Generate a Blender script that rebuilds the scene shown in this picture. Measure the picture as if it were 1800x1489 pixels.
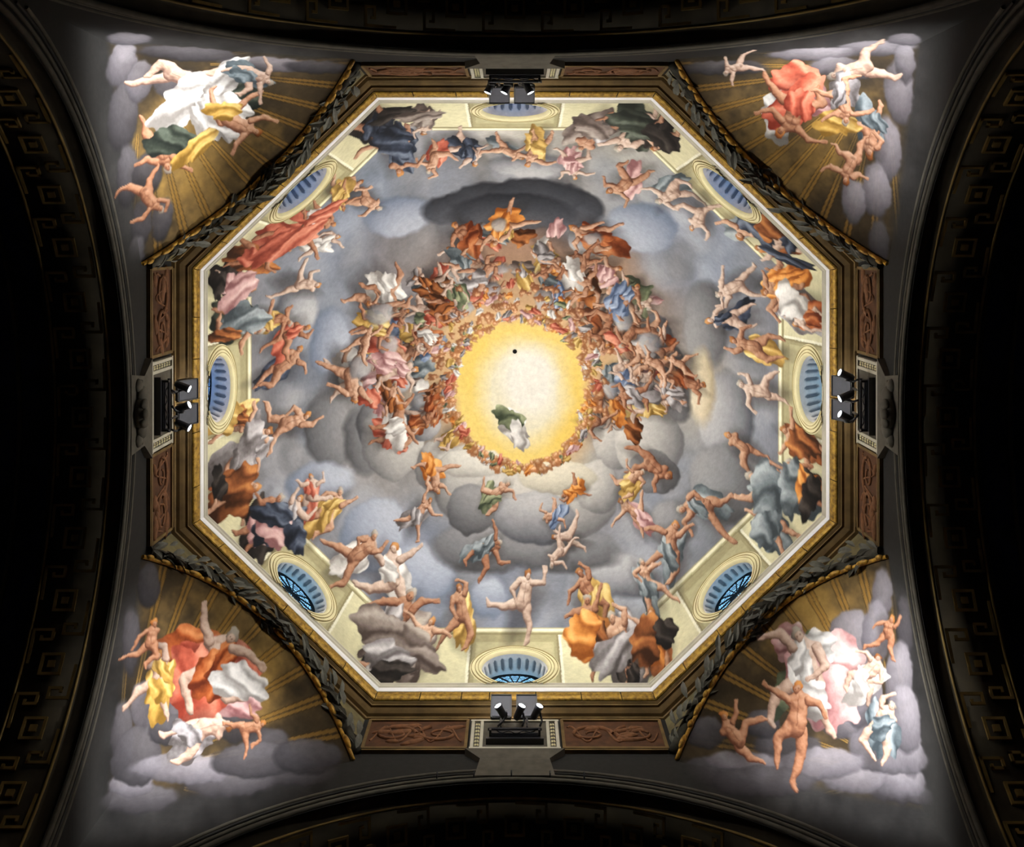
import bpy, math, random
import numpy as np
from mathutils import Vector, Matrix

# ------------------------------------------------------------------ clear
for o in list(bpy.data.objects):
    bpy.data.objects.remove(o, do_unlink=True)
SC = bpy.context.scene
COL = SC.collection
random.seed(7)
RNG = np.random.default_rng(11)
# World axes: X to the right of the picture, Y to its bottom, Z up. The eye is at Z = 0 (floor at -1.6).
EYE_Y = -2.56

# ------------------------------------------------------------------ camera
cam = bpy.data.cameras.new('camera')
cam_o = bpy.data.objects.new('camera', cam)
COL.objects.link(cam_o)
cam_o.location = (0, EYE_Y, 0)
cam_o.rotation_euler = (math.pi, 0, 0)
cam.sensor_width = 36
cam.lens = 40
cam.shift_x = -5 / 1800
cam.shift_y = -307.5 / 1800
cam.clip_end = 200
SC.camera = cam_o

# ------------------------------------------------------------------ world, exposure
w = bpy.data.worlds.new('world')
SC.world = w
w.use_nodes = True
w.node_tree.nodes['Background'].inputs[0].default_value = (0.25, 0.3, 0.5, 1)
w.node_tree.nodes['Background'].inputs[1].default_value = 0.010
SC.view_settings.view_transform = 'Standard'
SC.view_settings.look = 'None'
SC.view_settings.gamma = 1
SC.view_settings.use_curve_mapping = False
SC.view_settings.exposure = 0.0

# ------------------------------------------------------------------ lamps: floods for the dome, spots for the corners
WX, WY = 5.92, 5.56
FLOOD_W = 300.0
SPOT_W = 7500.0
# side: origin on wall, along-wall axis, inward axis
SIDES = {
    'north': (Vector((0, -WY, 0)), Vector((1, 0, 0)), Vector((0, 1, 0))),
    'south': (Vector((0, WY, 0)), Vector((1, 0, 0)), Vector((0, -1, 0))),
    'west': (Vector((-WX, 0, 0)), Vector((0, 1, 0)), Vector((1, 0, 0))),
    'east': (Vector((WX, 0, 0)), Vector((0, 1, 0)), Vector((-1, 0, 0))),
}
FLOODS = {'north': (-0.26, 0.16), 'south': (-0.23, 0.20), 'west': (-0.18, 0.235), 'east': (-0.23, 0.17)}
# spots: (u, inward, z) of the lens centre, aim point in the room, strength
def at(x, y, z):
    return Vector(((x - 905) * z / 2000, EYE_Y + (y - 437) * z / 2000, z))
SPOTS = {
    'north': [((-0.45, 0.44, 18.72), at(405, 1200, 17.6), 1.1), ((-0.18, 0.44, 18.72), at(300, 1310, 17.2), 0.7),
              ((0.26, 0.44, 18.72), at(1460, 1190, 17.5), 1.4)],
    'south': [((-0.28, 0.59, 18.75), at(300, 265, 17.6), 1.2), ((0.12, 0.59, 18.75), at(1390, 180, 17.6), 0.9),
              ((0.41, 0.59, 18.75), at(1530, 110, 17.0), 0.9)],
    'west': [((-0.245, 0.56, 18.75), at(1430, 1130, 17.6), 0.8), ((0.012, 0.56, 18.75), at(1480, 240, 17.6), 0.6),
             ((0.40, 0.56, 18.75), at(1550, 1300, 17.2), 0.8)],
    'east': [((-0.52, 0.57, 18.75), at(370, 190, 17.6), 0.8), ((-0.083, 0.57, 18.75), at(390, 1190, 17.5), 0.8),
             ((0.164, 0.57, 18.75), at(270, 160, 17.2), 0.7)],
}
def place(side, u, d, z):
    o, a, n = SIDES[side]
    p = o + a * u + n * d
    return Vector((p.x, p.y, z))
def look(v):
    return v.to_track_quat('-Z', 'Y').to_euler()
for side, us in FLOODS.items():
    o, a, n = SIDES[side]
    for u in us:
        l = bpy.data.lights.new('flood_light', 'AREA')
        l.shape = 'RECTANGLE'; l.size = 0.28; l.size_y = 0.10; l.energy = FLOOD_W; l.color = (1.0, 0.985, 0.95)
        lo = bpy.data.objects.new('flood_light', l); COL.objects.link(lo)
        lo.location = place(side, u, 0.43, 19.385)
        l.spread = math.radians(125)
        lo.rotation_euler = (n * 0.96 + Vector((0, 0, 0.28))).to_track_quat('-Z', 'Y').to_euler()
for side, lst in SPOTS.items():
    for (u, d, z), tgt, k in lst:
        l = bpy.data.lights.new('spot_light', 'SPOT')
        l.energy = SPOT_W * k; l.spot_size = math.radians(20); l.spot_blend = 1.0
        l.shadow_soft_size = 0.05; l.color = (0.98, 0.985, 1.0)
        lo = bpy.data.objects.new('spot_light', l); COL.objects.link(lo)
        p = place(side, u, d, z); v = (tgt - p).normalized()
        lo.location = p + v * 0.06
        lo.rotation_euler = look(v)

# ------------------------------------------------------------------ helpers
def tag(o, label=None, cat=None, group=None, kind=None):
    if label: o['label'] = label
    if cat: o['category'] = cat
    if group: o['group'] = group
    if kind: o['kind'] = kind
    return o
def link(name, me, mat=None, parent=None):
    o = bpy.data.objects.new(name, me)
    COL.objects.link(o)
    if mat is not None and me is not None and len(me.materials) == 0: me.materials.append(mat)
    if parent is not None: o.parent = parent
    return o
def empty(name, loc=(0, 0, 0)):
    o = bpy.data.objects.new(name, None); COL.objects.link(o)
    o.location = loc; o.empty_display_size = 0.1
    return o
def mesh(name, verts, faces, smooth=False):
    me = bpy.data.meshes.new(name)
    me.from_pydata([tuple(v) for v in verts], [], faces)
    if smooth: me.polygons.foreach_set('use_smooth', [True] * len(me.polygons))
    me.update()
    return me
def big_mesh(name, V, Q, colors=None, smooth=True):
    me = bpy.data.meshes.new(name)
    V = np.ascontiguousarray(V, np.float32); Q = np.ascontiguousarray(Q, np.int32)
    me.vertices.add(len(V)); me.vertices.foreach_set('co', V.ravel())
    me.loops.add(Q.size); me.loops.foreach_set('vertex_index', Q.ravel())
    me.polygons.add(len(Q))
    me.polygons.foreach_set('loop_start', np.arange(0, Q.size, Q.shape[1], dtype=np.int32))
    me.polygons.foreach_set('loop_total', np.full(len(Q), Q.shape[1], np.int32))
    me.polygons.foreach_set('use_smooth', np.full(len(Q), smooth))
    me.update(calc_edges=True)
    if colors is not None:
        at_ = me.color_attributes.new('paint', 'FLOAT_COLOR', 'POINT')
        c = np.ones((len(V), 4), np.float32); c[:, :3] = colors
        at_.data.foreach_set('color', c.ravel())
    return me
def grid_quads(nu, nv, wrap=False):
    i = np.arange(nu if wrap else nu - 1); j = np.arange(nv - 1)
    I, J = np.meshgrid(i, j, indexing='ij'); I2 = (I + 1) % nu
    return np.stack([I * nv + J, I2 * nv + J, I2 * nv + J + 1, I * nv + J + 1], -1).reshape(-1, 4)
class MB:
    def __init__(s): s.v = []; s.f = []
    def add(s, v, f):
        n = len(s.v); s.v += [Vector(x) for x in v]; s.f += [tuple(i + n for i in q) for q in f]
    def box(s, c, e1, e2, e3):
        c, e1, e2, e3 = map(Vector, (c, e1, e2, e3))
        s.add([c + e1 * i + e2 * j + e3 * k for k in (-1, 1) for j in (-1, 1) for i in (-1, 1)],
              [(0, 1, 3, 2), (4, 6, 7, 5), (0, 4, 5, 1), (2, 3, 7, 6), (0, 2, 6, 4), (1, 5, 7, 3)])
    def cyl(s, a, b, ra, rb=None, n=16, caps=True):
        a, b = Vector(a), Vector(b); rb = ra if rb is None else rb
        d = (b - a).normalized(); q = d.to_track_quat('Z', 'Y'); x = q @ Vector((1, 0, 0)); y = q @ Vector((0, 1, 0))
        v = []
        for p, r in ((a, ra), (b, rb)):
            v += [p + x * r * math.cos(2 * math.pi * i / n) + y * r * math.sin(2 * math.pi * i / n) for i in range(n)]
        f = [(i, (i + 1) % n, n + (i + 1) % n, n + i) for i in range(n)]
        if caps: f += [tuple(range(n)), tuple(range(n, 2 * n))]
        s.add(v, f)
    def tube(s, pts, r, n=6):
        pts = [Vector(p) for p in pts]; m = len(pts); v = []
        rr = r if isinstance(r, (list, tuple)) else [r] * m
        for i, p in enumerate(pts):
            d = (pts[min(i + 1, m - 1)] - pts[max(i - 1, 0)]).normalized()
            q = d.to_track_quat('Z', 'Y'); x = q @ Vector((1, 0, 0)); y = q @ Vector((0, 1, 0))
            v += [p + x * rr[i] * math.cos(2 * math.pi * k / n) + y * rr[i] * math.sin(2 * math.pi * k / n) for k in range(n)]
        f = [(i * n + k, i * n + (k + 1) % n, (i + 1) * n + (k + 1) % n, (i + 1) * n + k) for i in range(m - 1) for k in range(n)]
        f += [tuple(range(n)), tuple(range((m - 1) * n, m * n))]
        s.add(v, f)
    def blob(s, c, e1, e2, e3, nu=10, nv=7):
        c, e1, e2, e3 = map(Vector, (c, e1, e2, e3)); v = []
        for j in range(nv):
            th = math.pi * (j + 0.02) / (nv - 0.96)
            for i in range(nu):
                ph = 2 * math.pi * i / nu
                v.append(c + e1 * math.sin(th) * math.cos(ph) + e2 * math.sin(th) * math.sin(ph) + e3 * math.cos(th))
        s.add(v, [(j * nu + i, j * nu + (i + 1) % nu, (j + 1) * nu + (i + 1) % nu, (j + 1) * nu + i) for j in range(nv - 1) for i in range(nu)])
    def me(s, name, smooth=False): return mesh(name, s.v, s.f, smooth)
    def obj(s, name, mat, parent=None, smooth=False): return link(name, s.me(name, smooth), mat, parent)

def lin(c):
    c = np.asarray(c, np.float32)
    if c.max() > 1.5: c = c / 255.0
    return np.where(c <= 0.04045, c / 12.92, ((c + 0.055) / 1.055) ** 2.4)
def mat(name, rgb, rough=0.7, metal=0.0, vary=0.25, scale=6.0, bump=0.0, spec=0.3, rgb2=None):
    m = bpy.data.materials.new(name); m.use_nodes = True
    nt = m.node_tree; b = nt.nodes['Principled BSDF']
    b.inputs['Roughness'].default_value = rough; b.inputs['Metallic'].default_value = metal
    b.inputs['Specular IOR Level'].default_value = spec
    tc = nt.nodes.new('ShaderNodeTexCoord'); no = nt.nodes.new('ShaderNodeTexNoise')
    no.inputs['Scale'].default_value = scale; no.inputs['Detail'].default_value = 6
    nt.links.new(tc.outputs['Object'], no.inputs['Vector'])
    cr = nt.nodes.new('ShaderNodeValToRGB'); c = lin(rgb)
    lo = c * (1 - vary) if rgb2 is None else lin(rgb2)
    hi = c * (1 + vary) if rgb2 is None else c
    cr.color_ramp.elements[0].position = 0.32; cr.color_ramp.elements[1].position = 0.68
    cr.color_ramp.elements[0].color = (*lo, 1); cr.color_ramp.elements[1].color = (*hi, 1)
    nt.links.new(no.outputs['Fac'], cr.inputs['Fac']); nt.links.new(cr.outputs['Color'], b.inputs['Base Color'])
    if bump:
        bp = nt.nodes.new('ShaderNodeBump'); bp.inputs['Strength'].default_value = bump; bp.inputs['Distance'].default_value = 0.02
        nt.links.new(no.outputs['Fac'], bp.inputs['Height']); nt.links.new(bp.outputs['Normal'], b.inputs['Normal'])
    return m
def paint_mat(name, rough=0.85):
    m = bpy.data.materials.new(name); m.use_nodes = True
    nt = m.node_tree; b = nt.nodes['Principled BSDF']
    b.inputs['Roughness'].default_value = rough; b.inputs['Specular IOR Level'].default_value = 0.12
    a = nt.nodes.new('ShaderNodeAttribute'); a.attribute_name = 'paint'
    tc = nt.nodes.new('ShaderNodeTexCoord'); no = nt.nodes.new('ShaderNodeTexNoise')
    no.inputs['Scale'].default_value = 9; no.inputs['Detail'].default_value = 8; no.inputs['Roughness'].default_value = 0.7
    nt.links.new(tc.outputs['Object'], no.inputs['Vector'])
    mr = nt.nodes.new('ShaderNodeMapRange'); mr.inputs['From Min'].default_value = 0.3; mr.inputs['From Max'].default_value = 0.7
    mr.inputs['To Min'].default_value = 0.86; mr.inputs['To Max'].default_value = 1.1
    nt.links.new(no.outputs['Fac'], mr.inputs['Value'])
    mx = nt.nodes.new('ShaderNodeVectorMath'); mx.operation = 'SCALE'
    nt.links.new(a.outputs['Color'], mx.inputs[0]); nt.links.new(mr.outputs['Result'], mx.inputs['Scale'])
    nt.links.new(mx.outputs['Vector'], b.inputs['Base Color'])
    bp = nt.nodes.new('ShaderNodeBump'); bp.inputs['Strength'].default_value = 0.07; bp.inputs['Distance'].default_value = 0.02
    nt.links.new(no.outputs['Fac'], bp.inputs['Height']); nt.links.new(bp.outputs['Normal'], b.inputs['Normal'])
    return m
def glow(name, rgb, s):
    m = bpy.data.materials.new(name); m.use_nodes = True
    nt = m.node_tree; b = nt.nodes['Principled BSDF']
    c = lin(rgb)
    b.inputs['Base Color'].default_value = (*(c * 0.6), 1); b.inputs['Roughness'].default_value = 0.2
    b.inputs['Emission Color'].default_value = (*c, 1); b.inputs['Emission Strength'].default_value = s
    return m

M_FRESCO = paint_mat('painted_plaster')
M_REVEAL = paint_mat('painted_reveal', 0.7)
M_WHITE = mat('white_stone', (228, 226, 224), 0.6, vary=0.06, scale=3)
M_BEIGE = mat('beige_stone', (186, 180, 160), 0.7, vary=0.1, scale=4)
M_CREAM = mat('cream_moulding', (214, 204, 160), 0.7, vary=0.08, scale=5)
M_GOLD = mat('gilded_wood', (178, 140, 54), 0.45, 0.35, scale=14, rgb2=(104, 76, 24), bump=0.4)
M_GOLDB = mat('gilded_bead', (190, 145, 50), 0.45, 0.3, scale=10, rgb2=(95, 66, 18), bump=0.3)
M_BROWN = mat('brown_panel', (74, 45, 24), 0.8, vary=0.35, scale=5)
M_RELIEF = mat('relief_paint', (110, 72, 44), 0.8, vary=0.25, scale=12)
M_COVE = mat('dark_cove', (104, 82, 46), 0.75, vary=0.3, scale=4)
M_OLIVE = mat('olive_plaster', (96, 86, 56), 0.8, vary=0.3, scale=4)
M_GREY = mat('grey_plaster', (48, 46, 43), 0.85, vary=0.25, scale=2.5)
M_STONE = mat('grey_stone_carving', (84, 79, 68), 0.8, vary=0.2, scale=6)
M_LEAF = mat('grisaille_leaf', (84, 82, 72), 0.75, vary=0.4, scale=9)
M_LEAF2 = mat('dark_leaf', (48, 45, 34), 0.75, vary=0.4, scale=9)
M_ARCH = mat('dark_arch', (58, 50, 34), 0.85, vary=0.3, scale=3)
M_KEY = mat('meander_paint', (136, 110, 56), 0.75, vary=0.35, scale=3)
M_VAULT = mat('vault_paint', (60, 60, 84), 0.85, scale=1.7, rgb2=(34, 30, 24))
M_RIB = mat('vault_rib', (88, 78, 58), 0.85, vary=0.3, scale=3)
M_BLACK = mat('black_metal', (26, 26, 30), 0.4, 0.0, vary=0.2, spec=0.5)
M_DGREY = mat('dark_grey_metal', (60, 62, 70), 0.4, 0.2, vary=0.15, spec=0.5)
M_IRON = mat('window_iron', (14, 14, 18), 0.5, vary=0.2)
M_HOLE = mat('black_hole', (6, 6, 6), 0.9, vary=0.1)
M_FLOOR = mat('floor_stone', (196, 184, 168), 0.6, vary=0.2, scale=1)
M_LENS = glow('lamp_lens', (245, 248, 255), 14)
M_GLASSW = glow('flood_glass', (255, 252, 245), 3)
M_PANE = glow('sky_lit_glass', (150, 212, 255), 1.12)
M_PANEB = glow('blue_lit_glass', (130, 184, 255), 0.95)
M_GROOVE = mat('moulding_groove', (150, 136, 92), 0.8, vary=0.15)

# ------------------------------------------------------------------ dome shape
A0 = 5.44; BR = 0.944; FX, FY = 0.437, 0.42
def octv(a):
    b = a * BR
    return [Vector((x, y, 0)) for x, y in ((a, -FY * b), (a, FY * b), (FX * a, b), (-FX * a, b), (-a, FY * b), (-a, -FY * b), (-FX * a, -b), (FX * a, -b))]
OV = octv(1.0)
def rho_oct(th):
    c, s = np.cos(th), np.sin(th); r = np.full(np.shape(th), 1e9)
    for i in range(8):
        a, b = OV[i], OV[(i + 1) % 8]; n = np.array([b.y - a.y, -(b.x - a.x)]); d = n[0] * a.x + n[1] * a.y
        if d < 0: n = -n; d = -d
        q = n[0] * c + n[1] * s
        r = np.where(q > 1e-6, np.minimum(r, d / np.maximum(q, 1e-6)), r)
    return r
def rho_ell(th): return 1 / np.sqrt(np.cos(th) ** 2 + (np.sin(th) / BR) ** 2)
_ph = np.linspace(0, math.pi / 2, 900)
ZT = np.concatenate([np.linspace(19.9, 22.3, 200)[:-1], 22.3 + 6.0 * np.sin(_ph)])
KT = np.concatenate([np.interp(np.linspace(19.9, 22.3, 200)[:-1], [19.9, 20.15, 21.35, 22.3], [1.004, 1.0, 0.972, 0.95]), 0.95 * np.cos(_ph)])
GT = KT * 20 / ZT
def wz(z):
    t = np.clip((z - 22.2) / 3.2, 0, 1); return t * t * (3 - 2 * t)
def solve_z(rho, th):
    ro, re = rho_oct(th) * A0, rho_ell(th) * A0 * 0.985
    z = np.full(np.shape(rho), 23.0)
    for _ in range(14):
        s = ro + (re - ro) * wz(z)
        z = 0.5 * z + 0.5 * np.interp(rho / s, GT[::-1], ZT[::-1])
    return z
def kz(z): return float(np.interp(z, ZT, KT))

# ------------------------------------------------------------------ the painting, laid out on plan rays (p, q) = (X, Y) * 20 / Z
S = 140.0; N = 2072; H = N / 2
jj, ii = np.meshgrid(np.arange(0, N, 4), np.arange(0, N, 4))
P4, Q4 = (jj - H) / S, (ii - H) / S
ZMAP = solve_z(np.hypot(P4, Q4), np.arctan2(Q4, P4))
def upsample(a, n):
    k = a.shape[0]; t = np.clip((np.arange(n) + 0.5) * k / n - 0.5, 0, k - 1)
    i0 = np.floor(t).astype(int); i1 = np.minimum(i0 + 1, k - 1); f = (t - i0).astype(np.float32); f = f * f * (3 - 2 * f)
    f0 = f.reshape(-1, *([1] * (a.ndim - 1)))
    b = a[i0] * (1 - f0) + a[i1] * f0
    f1 = f.reshape(1, -1, *([1] * (a.ndim - 2)))
    return b[:, i0] * (1 - f1) + b[:, i1] * f1
def fbm(n, base, octs, rough=0.55):
    out = np.zeros((n, n), np.float32); amp = 1.0; tot = 0
    for o in range(octs):
        out += amp * upsample(RNG.random((base * 2 ** o, base * 2 ** o)).astype(np.float32), n); tot += amp; amp *= rough
    return out / tot - 0.5
def c_dome(x, y):
    p = (x - 905) / 100.0; z = 23.0
    for _ in range(12):
        q = (y - 437) / 100.0 - 51.2 / z
        i, j = int((q * S + H) / 4), int((p * S + H) / 4)
        z = 0.5 * z + 0.5 * ZMAP[min(max(i, 0), N // 4 - 1), min(max(j, 0), N // 4 - 1)]
    return p * S + H, q * S + H
def c_corner(x, y):
    p = (x - 905) / 100.0; z = 17.8
    for _ in range(12):
        q = (y - 437) / 100.0 - 51.2 / z
        z = min(max(19.6 - 3 * (math.hypot(p, q) - 5.84) / 3.94, 16.4), 19.6)
    return p * S + H, q * S + H
CS = 1.4   # canvas pixels to a picture pixel

CAN = np.zeros((N, N, 3), np.float32)
def base_paint(pts, conv, region, sig):
    n = N // 16
    jx, iy = np.meshgrid((np.arange(n) + 0.5) * 16, (np.arange(n) + 0.5) * 16)
    num = np.zeros((n, n, 3)); den = np.zeros((n, n, 1))
    for x, y, c in pts:
        cx, cy = conv(x, y); d2 = (jx - cx) ** 2 + (iy - cy) ** 2
        wgt = (np.exp(-d2 / (2 * (sig * CS) ** 2)) + 2e3 / (d2 + 2e4) ** 1.5)[..., None]
        num += wgt * np.array(c) / 255.0; den += wgt
    img = upsample((num / den).astype(np.float32), N)
    CAN[:] = np.where(region[..., None], img, CAN)

full_j, full_i = np.meshgrid(np.arange(N), np.arange(N))
FP, FQ = (full_j - H) / S, (full_i - H) / S
FTH = np.arctan2(FQ, FP); FR = np.hypot(FP, FQ)
DOME_REG = FR < rho_oct(FTH) * A0 * 1.012
SKY = [(900, 300, (178, 172, 160)), (760, 300, (146, 146, 150)), (1080, 330, (156, 154, 150)), (650, 330, (112, 120, 132)), (620, 450, (124, 131, 145)),
    (560, 560, (132, 138, 148)), (540, 630, (88, 101, 122)), (560, 720, (124, 124, 126)), (600, 770, (138, 136, 135)), (560, 850, (165, 165, 170)),
    (640, 870, (172, 163, 152)), (620, 930, (138, 146, 162)), (680, 960, (144, 150, 166)), (740, 1000, (132, 141, 160)), (800, 1060, (102, 114, 138)),
    (900, 1050, (105, 116, 140)), (1000, 1040, (130, 136, 147)), (1080, 1000, (176, 174, 170)), (1150, 960, (154, 155, 160)), (1180, 900, (112, 120, 134)),
    (1250, 850, (112, 118, 128)), (1280, 780, (138, 138, 138)), (1240, 690, (205, 190, 156)), (1235, 580, (122, 122, 128)), (1210, 500, (118, 124, 134)),
    (1180, 420, (128, 134, 146)), (1130, 370, (138, 142, 150)), (900, 335, (58, 60, 68)), (980, 350, (60, 60, 66)), (820, 350, (76, 79, 86)),
    (700, 450, (122, 112, 108)), (900, 440, (160, 122, 98)), (1100, 500, (158, 122, 96)), (1180, 560, (140, 122, 108)), (680, 560, (142, 142, 148)),
    (650, 640, (126, 126, 132)), (690, 780, (122, 122, 125)), (760, 720, (152, 132, 106)), (800, 850, (165, 160, 150)), (880, 880, (134, 131, 128)),
    (1000, 860, (140, 138, 136)), (950, 800, (228, 208, 150)), (1100, 780, (146, 144, 144)), (1170, 700, (132, 132, 134)), (1150, 640, (150, 140, 130)),
    (900, 960, (84, 87, 100)), (760, 940, (105, 112, 126)), (1050, 950, (110, 112, 122)), (480, 640, (120, 118, 120)), (1330, 640, (120, 122, 130)),
    (1330, 760, (112, 112, 118)), (490, 470, (120, 122, 128)), (1060, 290, (160, 156, 146)), (900, 520, (205, 165, 118)), (800, 620, (214, 175, 120)),
    (1040, 640, (214, 172, 116)), (1000, 560, (206, 168, 124))]
base_paint(SKY, c_dome, DOME_REG, 42)
n1 = fbm(N, 9, 6); n2 = fbm(N, 40, 4)
CAN *= (1 + 0.30 * n1 + 0.22 * n2)[..., None]

n3 = fbm(N, 150, 3, 0.7); WXN = fbm(N, 110, 2) ; WYN = fbm(N, 110, 2)
def ramp3(sh, rp):
    a, b, c = (np.array(x, np.float32) / 255.0 for x in rp)
    s = sh[..., None]
    return np.where(s < 0.5, a + (b - a) * s * 2, b + (c - b) * (s * 2 - 1))
def box_of(x0, x1, y0, y1):
    x0, x1, y0, y1 = max(int(x0), 0), min(int(x1) + 2, N), max(int(y0), 0), min(int(y1) + 2, N)
    if x1 <= x0 or y1 <= y0: return None
    Y, X = np.mgrid[y0:y1, x0:x1].astype(np.float32)
    sl = (slice(y0, y1), slice(x0, x1))
    return sl, X + 9 * WXN[sl], Y + 9 * WYN[sl]
def put(sl, m, col):
    m = m[..., None]; CAN[sl] = CAN[sl] * (1 - m) + col * m
def seg(a, ra, b, rb, rp, L, alpha=1.0):
    R = max(ra, rb) + 2
    bx = box_of(min(a[0], b[0]) - R, max(a[0], b[0]) + R, min(a[1], b[1]) - R, max(a[1], b[1]) + R)
    if bx is None: return
    sl, X, Y = bx; dx, dy = b[0] - a[0], b[1] - a[1]; l2 = dx * dx + dy * dy + 1e-6
    t = np.clip(((X - a[0]) * dx + (Y - a[1]) * dy) / l2, 0, 1); r = ra + (rb - ra) * t + 0.12 * (ra + rb) * 0.5 * np.sin(t * 3.14)
    ox, oy = (X - a[0] - t * dx) / r, (Y - a[1] - t * dy) / r; d = np.sqrt(ox * ox + oy * oy)
    m = np.clip((1 - d) * r / 1.3 + 0.5, 0, 1) * alpha; nz = np.sqrt(np.clip(1 - d * d, 0, 1))
    put(sl, m, ramp3(np.clip(0.40 + 0.42 * (ox * L[0] + oy * L[1]) + 0.42 * (nz - 0.55), 0, 1), rp))
def blot(cx, cy, rx, ry, ang, rp, L, soft=1.5, alpha=1.0, wob=0.0, seed=0.0, gain=0.45):
    R = max(rx, ry) * (1 + 2 * wob) + soft + 2
    bx = box_of(cx - R, cx + R, cy - R, cy + R)
    if bx is None: return
    sl, X, Y = bx; c, s = math.cos(ang), math.sin(ang)
    u, v = ((X - cx) * c + (Y - cy) * s) / rx, (-(X - cx) * s + (Y - cy) * c) / ry
    d = np.sqrt(u * u + v * v)
    if wob:
        f = np.arctan2(v, u); d = d / (1 + wob * (np.sin(3 * f + seed) + 0.6 * np.sin(5 * f + seed * 2.3) + 0.4 * np.sin(9 * f + seed * 4.1)))
    m = np.clip((1 - d) * min(rx, ry) / soft + 0.5, 0, 1) * alpha
    Lu, Lv = L[0] * c + L[1] * s, -L[0] * s + L[1] * c; nz = np.sqrt(np.clip(1 - d * d, 0, 1))
    put(sl, m, ramp3(np.clip(0.42 + gain * (u * Lu + v * Lv) + 0.35 * (nz - 0.55), 0, 1), rp))
def drape(cx, cy, rx, ry, ang, rp, L, folds=7, seed=0.0, wob=0.16):
    R = max(rx, ry) * (1 + 2.2 * wob) + 3
    bx = box_of(cx - R, cx + R, cy - R, cy + R)
    if bx is None: return
    sl, X, Y = bx; c, s = math.cos(ang), math.sin(ang)
    u, v = ((X - cx) * c + (Y - cy) * s) / rx, (-(X - cx) * s + (Y - cy) * c) / ry
    f = np.arctan2(v, u); bd = 1 + wob * (np.sin(2 * f + seed) + 0.7 * np.sin(3 * f + seed * 2.3) + 0.5 * np.sin(7 * f + seed * 4.1) + 0.3 * np.sin(12 * f + seed))
    d = np.sqrt(u * u + v * v) / bd
    m = np.clip((1 - d) * min(rx, ry) / 1.5 + 0.5, 0, 1)
    ph = folds * v * (0.7 + 0.25 * u) + 1.7 * np.sin(1.9 * u + seed) + seed * 3 + 0.5 * np.sin(5 * u + 3 * v)
    k = np.sin(ph); k = np.sign(k) * np.abs(k) ** 0.7 + 0.35 * np.sin(2.3 * ph + 1.2 * u)
    Lu, Lv = L[0] * c + L[1] * s, -L[0] * s + L[1] * c
    sh = np.clip(0.44 + 0.27 * k + 0.32 * (u * Lu + v * Lv) - 0.5 * np.clip(d - 0.72, 0, 1) + .35 * n3[sl], 0, 1)
    put(sl, m, ramp3(sh, rp))

SKIN = [((92, 56, 38), (180, 132, 102), (230, 198, 170)), ((84, 48, 32), (164, 114, 84), (216, 176, 146)), ((104, 78, 66), (186, 156, 136), (230, 212, 196)),
        ((78, 44, 28), (156, 102, 72), (208, 162, 128))]
HAIR = [((70, 35, 15), (140, 82, 40), (196, 136, 76)), ((100, 52, 20), (180, 112, 56), (222, 168, 100)), ((90, 80, 70), (150, 138, 124), (205, 196, 180))]
CL = {'navy': ((20, 24, 32), (52, 60, 76), (116, 126, 142)), 'grey': ((74, 68, 66), (140, 134, 134), (208, 203, 202)), 'taupe': ((66, 54, 48), (122, 108, 100), (176, 164, 152)),
      'brown': ((52, 26, 12), (134, 72, 34), (202, 128, 64)), 'coral': ((120, 44, 30), (190, 96, 72), (228, 156, 126)), 'green': ((50, 58, 42), (110, 118, 86), (178, 184, 140)),
      'darkgreen': ((24, 28, 24), (54, 60, 50), (104, 112, 98)), 'orange': ((134, 66, 18), (210, 128, 50), (242, 184, 104)), 'white': ((132, 126, 120), (200, 196, 190), (244, 240, 232)),
      'pink': ((128, 82, 82), (194, 150, 146), (232, 204, 198)), 'ochre': ((116, 86, 32), (188, 148, 72), (232, 208, 134)), 'black': ((18, 16, 15), (40, 35, 32), (78, 70, 64)),
      'slate': ((54, 62, 66), (104, 114, 118), (170, 178, 180)), 'rust': ((84, 32, 14), (160, 80, 38), (214, 140, 86)), 'blue': ((56, 70, 96), (110, 128, 158), (184, 196, 214))}
R1 = random.Random(5)
def body(segs, k, rp, L):
    """one smooth form from tapered limbs: segs = (a, ra, b, rb); k = how softly they melt together"""
    R = max(max(q[1], q[3]) for q in segs) + 3
    xs = [q[0][0] for q in segs] + [q[2][0] for q in segs]; ys = [q[0][1] for q in segs] + [q[2][1] for q in segs]
    bx = box_of(min(xs) - R, max(xs) + R, min(ys) - R, max(ys) + R)
    if bx is None or bx[1].shape[0] < 3 or bx[1].shape[1] < 3: return
    sl, X, Y = bx; acc = 0; wr = 0
    for a, ra, b, rb in segs:
        dx, dy = b[0] - a[0], b[1] - a[1]; l2 = dx * dx + dy * dy + 1e-6
        t = np.clip(((X - a[0]) * dx + (Y - a[1]) * dy) / l2, 0, 1); r = ra + (rb - ra) * t + 0.16 * (ra + rb) * .5 * np.sin(t * 3.14)
        f = r - np.sqrt((X - a[0] - t * dx) ** 2 + (Y - a[1] - t * dy) ** 2)
        e = np.exp(np.clip(f / k, -40, 40)); acc = acc + e; wr = wr + e * r
    f = k * np.log(acc + 1e-20); r = wr / (acc + 1e-20)
    m = np.clip(f / 1.3 + 0.5, 0, 1); fc = np.clip(f, 0, r)
    hgt = np.sqrt(fc * (2 * r - fc) + .01) + 1.6 * n3[sl]
    gy, gx = np.gradient(hgt); iv = 1 / np.sqrt(gx * gx + gy * gy + 1)
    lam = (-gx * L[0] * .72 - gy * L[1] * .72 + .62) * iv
    put(sl, m, ramp3(np.clip(0.06 + 0.80 * lam + .25 * n3[sl], 0, 1), rp))
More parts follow.
